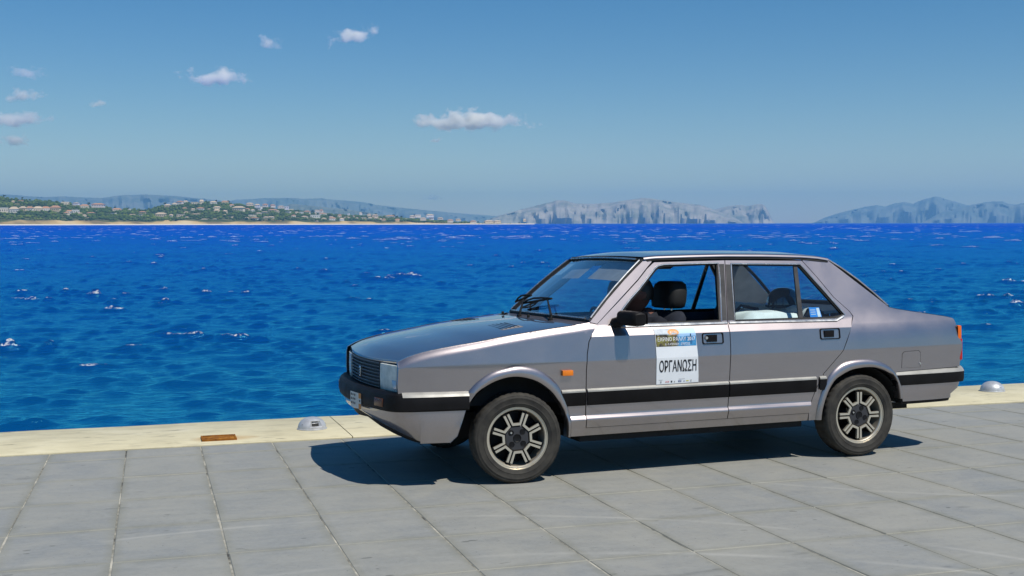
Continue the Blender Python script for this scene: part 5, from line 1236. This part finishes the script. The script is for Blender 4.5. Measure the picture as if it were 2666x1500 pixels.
def text(s_, x0, x1, z0, z1, mat, bold=0.0, off=.0062, name='lettering', par=None):
    cu = bpy.data.curves.new(name, 'FONT'); cu.body = s_; cu.size = 1.0; cu.offset = bold; cu.resolution_u = 3
    t = bpy.data.objects.new(name, cu); COL.objects.link(t); dg = bpy.context.evaluated_depsgraph_get(); me = bpy.data.meshes.new_from_object(t.evaluated_get(dg)); bpy.data.objects.remove(t)
    co = np.array([v.co[:] for v in me.vertices]); lo, hi = co.min(0), co.max(0)
    for v in me.vertices:
        x = x0 + (v.co.x - lo[0]) / (hi[0] - lo[0]) * (x1 - x0); z = z0 + (v.co.y - lo[1]) / (hi[1] - lo[1]) * (z1 - z0); v.co = (x, y_door(x, z) + off, z)
    me.materials.clear(); me.materials.append(mat); o = bpy.data.objects.new(name, me); COL.objects.link(o); o.parent = par or poster; return o
text('ΟΡΓΑΝΩΣΗ', -.938, -1.200, .632, .707, M_INK, .012)
text('ΕΑΡΙΝΟ ΡΑΛΛΥ 2017', -.934, -1.198, .825, .850, M_WINK, .004)
text('8 - 9 ΑΠΡΙΛΙΟΥ - ΣΠΕΤΣΕΣ', -.985, -1.160, .799, .813, M_WINK, .004)
m = MB(); cxo, czo = -1.05, .880
m.add([(cxo, y_door(cxo, czo) + .0056, czo)] + [(cxo - .040 * math.cos(a), y_door(cxo, czo + .019 * math.sin(a)) + .0056, czo + .019 * math.sin(a)) for a in np.linspace(0, 2 * math.pi, 29)], [(0, k, k + 1) for k in range(1, 29)])
m.build('poster_emblem', simple('orange_emblem', (0.78, 0.33, 0.07, 1), .5, var=.3, scale=60), poster)
text('Φ.Ι.Λ.Π.Α.', cxo + .025, cxo - .025, .874, .886, M_WINK, .01, off=.0066)
prect('poster_lamp', -1.164, -1.172, .838, .868, simple('dark_blue_print', (.02, .06, .14, 1), .5), poster, .0056); prect('poster_lamp', -1.166, -1.170, .800, .838, bpy.data.materials['dark_blue_print'], poster, .0056)
text('AVIS', -.980, -1.008, .566, .575, simple('red_ink', (.62, .10, .10, 1), .5), .02)
prect('poster_mark', -1.020, -1.030, .565, .576, M_INK, poster, .0056); prect('poster_mark', -1.072, -1.094, .566, .577, simple('navy_print', (.06, .10, .25, 1), .5), poster, .0056)
text('ΕΚΟ', -1.075, -1.091, .569, .5745, M_WINK, .02, off=.0066); prect('poster_mark', -1.128, -1.146, .569, .574, simple('yellow_print', (.60, .55, .04, 1), .5), poster, .0056)
prect('poster_mark', -1.108, -1.120, .569, .572, bpy.data.materials['navy_print'], poster, .0056); prect('poster_mark', -1.160, -1.166, .564, .578, simple('grey_print', (.35, .36, .36, 1), .5), poster, .0056)
for x0, x1, z in ((-.935, -.962, .582), (-1.075, -1.120, .584)): prect('poster_mark', x0, x1, z, z + .002, bpy.data.materials['grey_print'], poster, .0056)
prect('poster_mark', -.945, -.955, .564, .576, bpy.data.materials['grey_print'], poster, .0056); prect('poster_mark', -1.042, -1.050, .565, .574, bpy.data.materials['grey_print'], poster, .0056)

# things lying on the rear seat
def car_thing(name, lab, cat, group=None): 
    e = tag(empty(name), lab, cat, group); e.matrix_world = CAR_M; return e
e = car_thing('helmet', 'glossy black helmet lying on the rear seat back inside the car', 'helmet')
m = MB(); rows = []
for i in range(13):
    t = i / 12; z = 1.0 + .128 * math.sin(t * math.pi / 2); r = math.cos(t * math.pi / 2) ** .75 if i < 12 else 0.0; rows.append([(-2.205 + .128 * r * math.cos(a), .26 + .105 * r * math.sin(a), z) for a in np.linspace(0, 2 * math.pi, 33)])
m.grid(rows); m.build('shell', simple('black_gloss', (.012, .012, .014, 1), .12, 0, .6, 1.0), e, angle=60)
m = MB(); m.lathe([(.120, .0), (.132, .004), (.132, .016), (.12, .02)], 32, 'z'); o = m.build('rim_band', M_RUBBER, e); o.location = (-2.205, .26, .990); o.scale = (1, .83, 1)
MB().tube([(-2.10, .30, .995), (-2.06, .33, .975), (-2.09, .36, .95)], .006, 5).build('chin_strap', M_DARKIN, e)
e = car_thing('white_cloth', 'creased white cloth draped over the rear seat back in the car', 'cloth')
m = MB(); rows = []
for i in range(25):
    y = -.42 + 1.02 * i / 24; fz = .008 * noise.noise((y * 9, 0, 0)); lo = .90 + .045 * noise.noise((y * 5, 2, 1)); rows.append([(-2.128 + fz, y, lo), (-2.140 + fz, y, .94), (-2.170 + fz, y, .990 + fz), (-2.21, y, 1.004 + fz), (-2.26, y, .996 + fz), (-2.30, y, .962)])
m.grid(rows); m.build('cloth_sheet', simple('white_cotton', (.82, .85, .82, 1), .9, 0, .2, var=.08), e, angle=60)
e = car_thing('white_towel', 'folded white towel lying on the black bag beside the rear door window', 'towel')
m = MB(); rows = []
for i in range(13):
    t = i / 12; x = -1.66 - .42 * t; row = []
    for j in range(9):
        s = j / 8; y = .36 + .285 * s; z = .962 + .018 * math.sin(math.pi * t) + .014 * noise.noise((x * 11, y * 9, 0)) - .06 * max(0, s - .86) / .14 - .05 * max(0, .12 - t) / .12; row.append((x, y, z))
    rows.append(row)
m.grid(rows); m.grid([[(p[0], p[1], p[2] - .012) for p in r] for r in rows]); m.build('towel_sheet', simple('white_terry', (.80, .84, .80, 1), .95, 0, .1, var=.1), e, angle=60)
e = car_thing('holdall', 'black holdall bag with straps piled on the rear seat in the car', 'bag')
m = MB(); rows = []
for i in range(15):
    t = i / 14; y = -.10 + .66 * t; k = max(.04, math.sin(math.pi * min(1, max(0, t))) ** .45); rows.append([(-1.96 + (.145 * math.cos(a)) * k + .02 * noise.noise((y * 6, a, 0)), y, .74 + (.20 * math.sin(a)) * k * (1 + .18 * noise.noise((y * 7, a, 3)))) for a in np.linspace(0, 2 * math.pi, 21)])
m.grid(rows); m.build('bag_body', simple('black_nylon', (.014, .014, .018, 1), .55, 0, .4), e, angle=60)
MB().tube([(-1.90, .05, .92), (-1.93, .15, 1.0), (-2.0, .25, .98), (-1.95, .38, .92)], .012, 6).build('strap', M_RUBBER, e)
m = MB()
for p in ((-1.86, .47, .93), (-1.87, .44, .885), (-1.93, .16, .985)): m.lathe([(0, .008), (.012, .004), (.012, -.004), (0, -.008)], 8, 'y', p)
m.build('buckle', M_CHROME, e)
e = car_thing('dark_jacket', 'dark blue grey jacket bundled beside the rear quarter window in the car', 'jacket')
m = MB(); rows = []
for i in range(13):
    t = i / 12; x = -2.02 - .34 * t; k = max(.05, math.sin(math.pi * t) ** .5); rows.append([(x, .50 + .12 * math.cos(a) * k, .86 + (.105 * math.sin(a)) * k * (1 + .25 * noise.noise((x * 14, a * 2, 5)))) for a in np.linspace(0, 2 * math.pi, 17)])
m.grid(rows); m.build('jacket_body', simple('dark_blue_cloth', (.025, .03, .045, 1), .8, 0, .2), e, angle=60)

# ------------------------------------------------------------------ driver, in the shade of the cabin
def person():
    e = tag(empty('person'), 'dark haired driver in a dark shirt sitting in shade behind the door mirror', 'person'); e.matrix_world = CAR_M
    J = {}; Vv = []; Ed = []; Rd = []
    def jt(n, p, r, par=None):
        J[n] = len(Vv); Vv.append(p); Rd.append(r)
        if par: Ed.append((J[par], J[n]))
    Y0 = .37
    jt('pelvis', (-1.06, Y0, .60), .135); jt('belly', (-1.10, Y0, .72), .125, 'pelvis'); jt('chest', (-1.11, Y0, .86), .140, 'belly'); jt('neckb', (-1.075, Y0, .965), .075, 'chest'); jt('neck', (-1.045, Y0, 1.01), .055, 'neckb')
    for s, n in ((1, 'l'), (-1, 'r')):
        jt('sh' + n, (-1.09, Y0 + s * .165, .925), .062, 'chest'); jt('el' + n, (-.98, Y0 + s * .215, .72), .045, 'sh' + n); jt('wr' + n, (-.815, Y0 + s * .165, .885), .029, 'el' + n); jt('pa' + n, (-.775, Y0 + s * .165, .925), .032, 'wr' + n)
        for k in range(4):
            a = (-.758 + .006 * k, Y0 + s * (.150 + .012 * k), .955 - .012 * k); jt('f%s%d' % (n, k), a, .0095, 'pa' + n); jt('g%s%d' % (n, k), (a[0] - .022, a[1] - s * .016, a[2] + .016), .0085, 'f%s%d' % (n, k)); jt('h%s%d' % (n, k), (a[0] - .042 + .003 * k, a[1] - s * .022, a[2] + .002), .0075, 'g%s%d' % (n, k))
        jt('t1' + n, (-.800, Y0 + s * .135, .925), .011, 'pa' + n); jt('t2' + n, (-.785, Y0 + s * .118, .945), .009, 't1' + n)
        jt('hip' + n, (-1.02, Y0 + s * .10, .60), .090, 'pelvis'); jt('kn' + n, (-.66, Y0 + s * .13, .64), .062, 'hip' + n); jt('an' + n, (-.48, Y0 + s * .12, .40), .042, 'kn' + n); jt('to' + n, (-.36, Y0 + s * .12, .42), .038, 'an' + n)
    me = bpy.data.meshes.new('body'); me.from_pydata(Vv, Ed, []); o = bpy.data.objects.new('body', me); COL.objects.link(o)
    sk = o.modifiers.new('s', 'SKIN'); sk.use_smooth_shade = True; o.modifiers.new('u', 'SUBSURF').levels = 1
    for i, sv in enumerate(me.skin_vertices[0].data): sv.radius = (Rd[i], Rd[i]); sv.use_root = (i == 0)
    dg = bpy.context.evaluated_depsgraph_get(); me2 = bpy.data.meshes.new_from_object(o.evaluated_get(dg)); bpy.data.objects.remove(o)
    bm = bmesh.new(); bm.from_mesh(me2)
    # head
    hc = Vector((-1.005, Y0, 1.105)); q = bmesh.ops.create_uvsphere(bm, u_segments=28, v_segments=20, radius=1.0)
    for v in q['verts']:
        x, y, z = v.co; sx = .098 if x > 0 else .100; p = Vector((x * sx, y * .074, z * .118))
        if z < -.1: p.y *= 1 - .38 * (-z - .1); p.x += .012 * (-z)
        f = lambda cx, cy, cz, w: math.exp(-(((y - cy) / w) ** 2 + ((z - cz) / w) ** 2)) if x > cx else 0
        p.x += .024 * f(.3, 0, -.14, .17) + .010 * f(.3, 0, .05, .14) + .008 * f(.3, 0, -.50, .22) + .007 * f(.3, .0, -.80, .25) - .010 * f(.3, .38, .08, .17) - .010 * f(.3, -.38, .08, .17) + .004 * f(.3, 0, .28, .5)
        if abs(y) > .8 and -.35 < z < .2 and abs(x) < .45: p.y *= 1.16
        v.co = hc + p
    bm.to_mesh(me2); bm.free()
    skin = simple('skin', (.14, .06, .045, 1), .6, 0, .3); shirt = simple('dark_shirt', (.02, .022, .03, 1), .9, 0, .2); trs = simple('dark_trousers', (.018, .02, .028, 1), .9, 0, .2)
    me2.materials.clear()
    for mm in (skin, shirt, trs): me2.materials.append(mm)
    for p in me2.polygons:
        c = p.center; p.use_smooth = True
        p.material_index = 0 if c.z > .985 or (c.x > -.86 and c.z > .78) else 2 if c.z < .66 and c.x > -1.14 else 1
    b = bpy.data.objects.new('body', me2); COL.objects.link(b); b.parent = e
    m = MB(); rows = []
    for i in range(11):
        t = i / 10; th = t * math.pi * .62; rows.append([tuple(hc + Vector((-.012 + .108 * math.sin(th) * math.cos(a) * (1 if math.cos(a) < 0 else .93 if th < 1.0 else .55), .083 * math.sin(th) * math.sin(a), .010 + .122 * math.cos(th) + .004 * noise.noise((a * 3, th * 5, 0))))) for a in np.linspace(0, 2 * math.pi, 29)])
    m.grid(rows); m.build('hair', simple('dark_hair', (.008, .007, .006, 1), .5), e, angle=60)
    for s in (1, -1):
        m = MB(); m.lathe([(0, .0115), (.006, .010), (.0105, .004), (.0115, 0)], 10, 'x', (hc.x + .076, hc.y + s * .030, hc.z + .010)); m.build('eye', simple('eye_white%d' % (s > 0), (.5, .48, .45, 1), .3), e)
    m = MB(); m.tube([(hc.x + .098, hc.y - .022, hc.z - .060), (hc.x + .104, hc.y, hc.z - .059), (hc.x + .098, hc.y + .022, hc.z - .060)], .005, 6); m.build('mouth', simple('lips', (.25, .09, .07, 1), .5), e)
person()
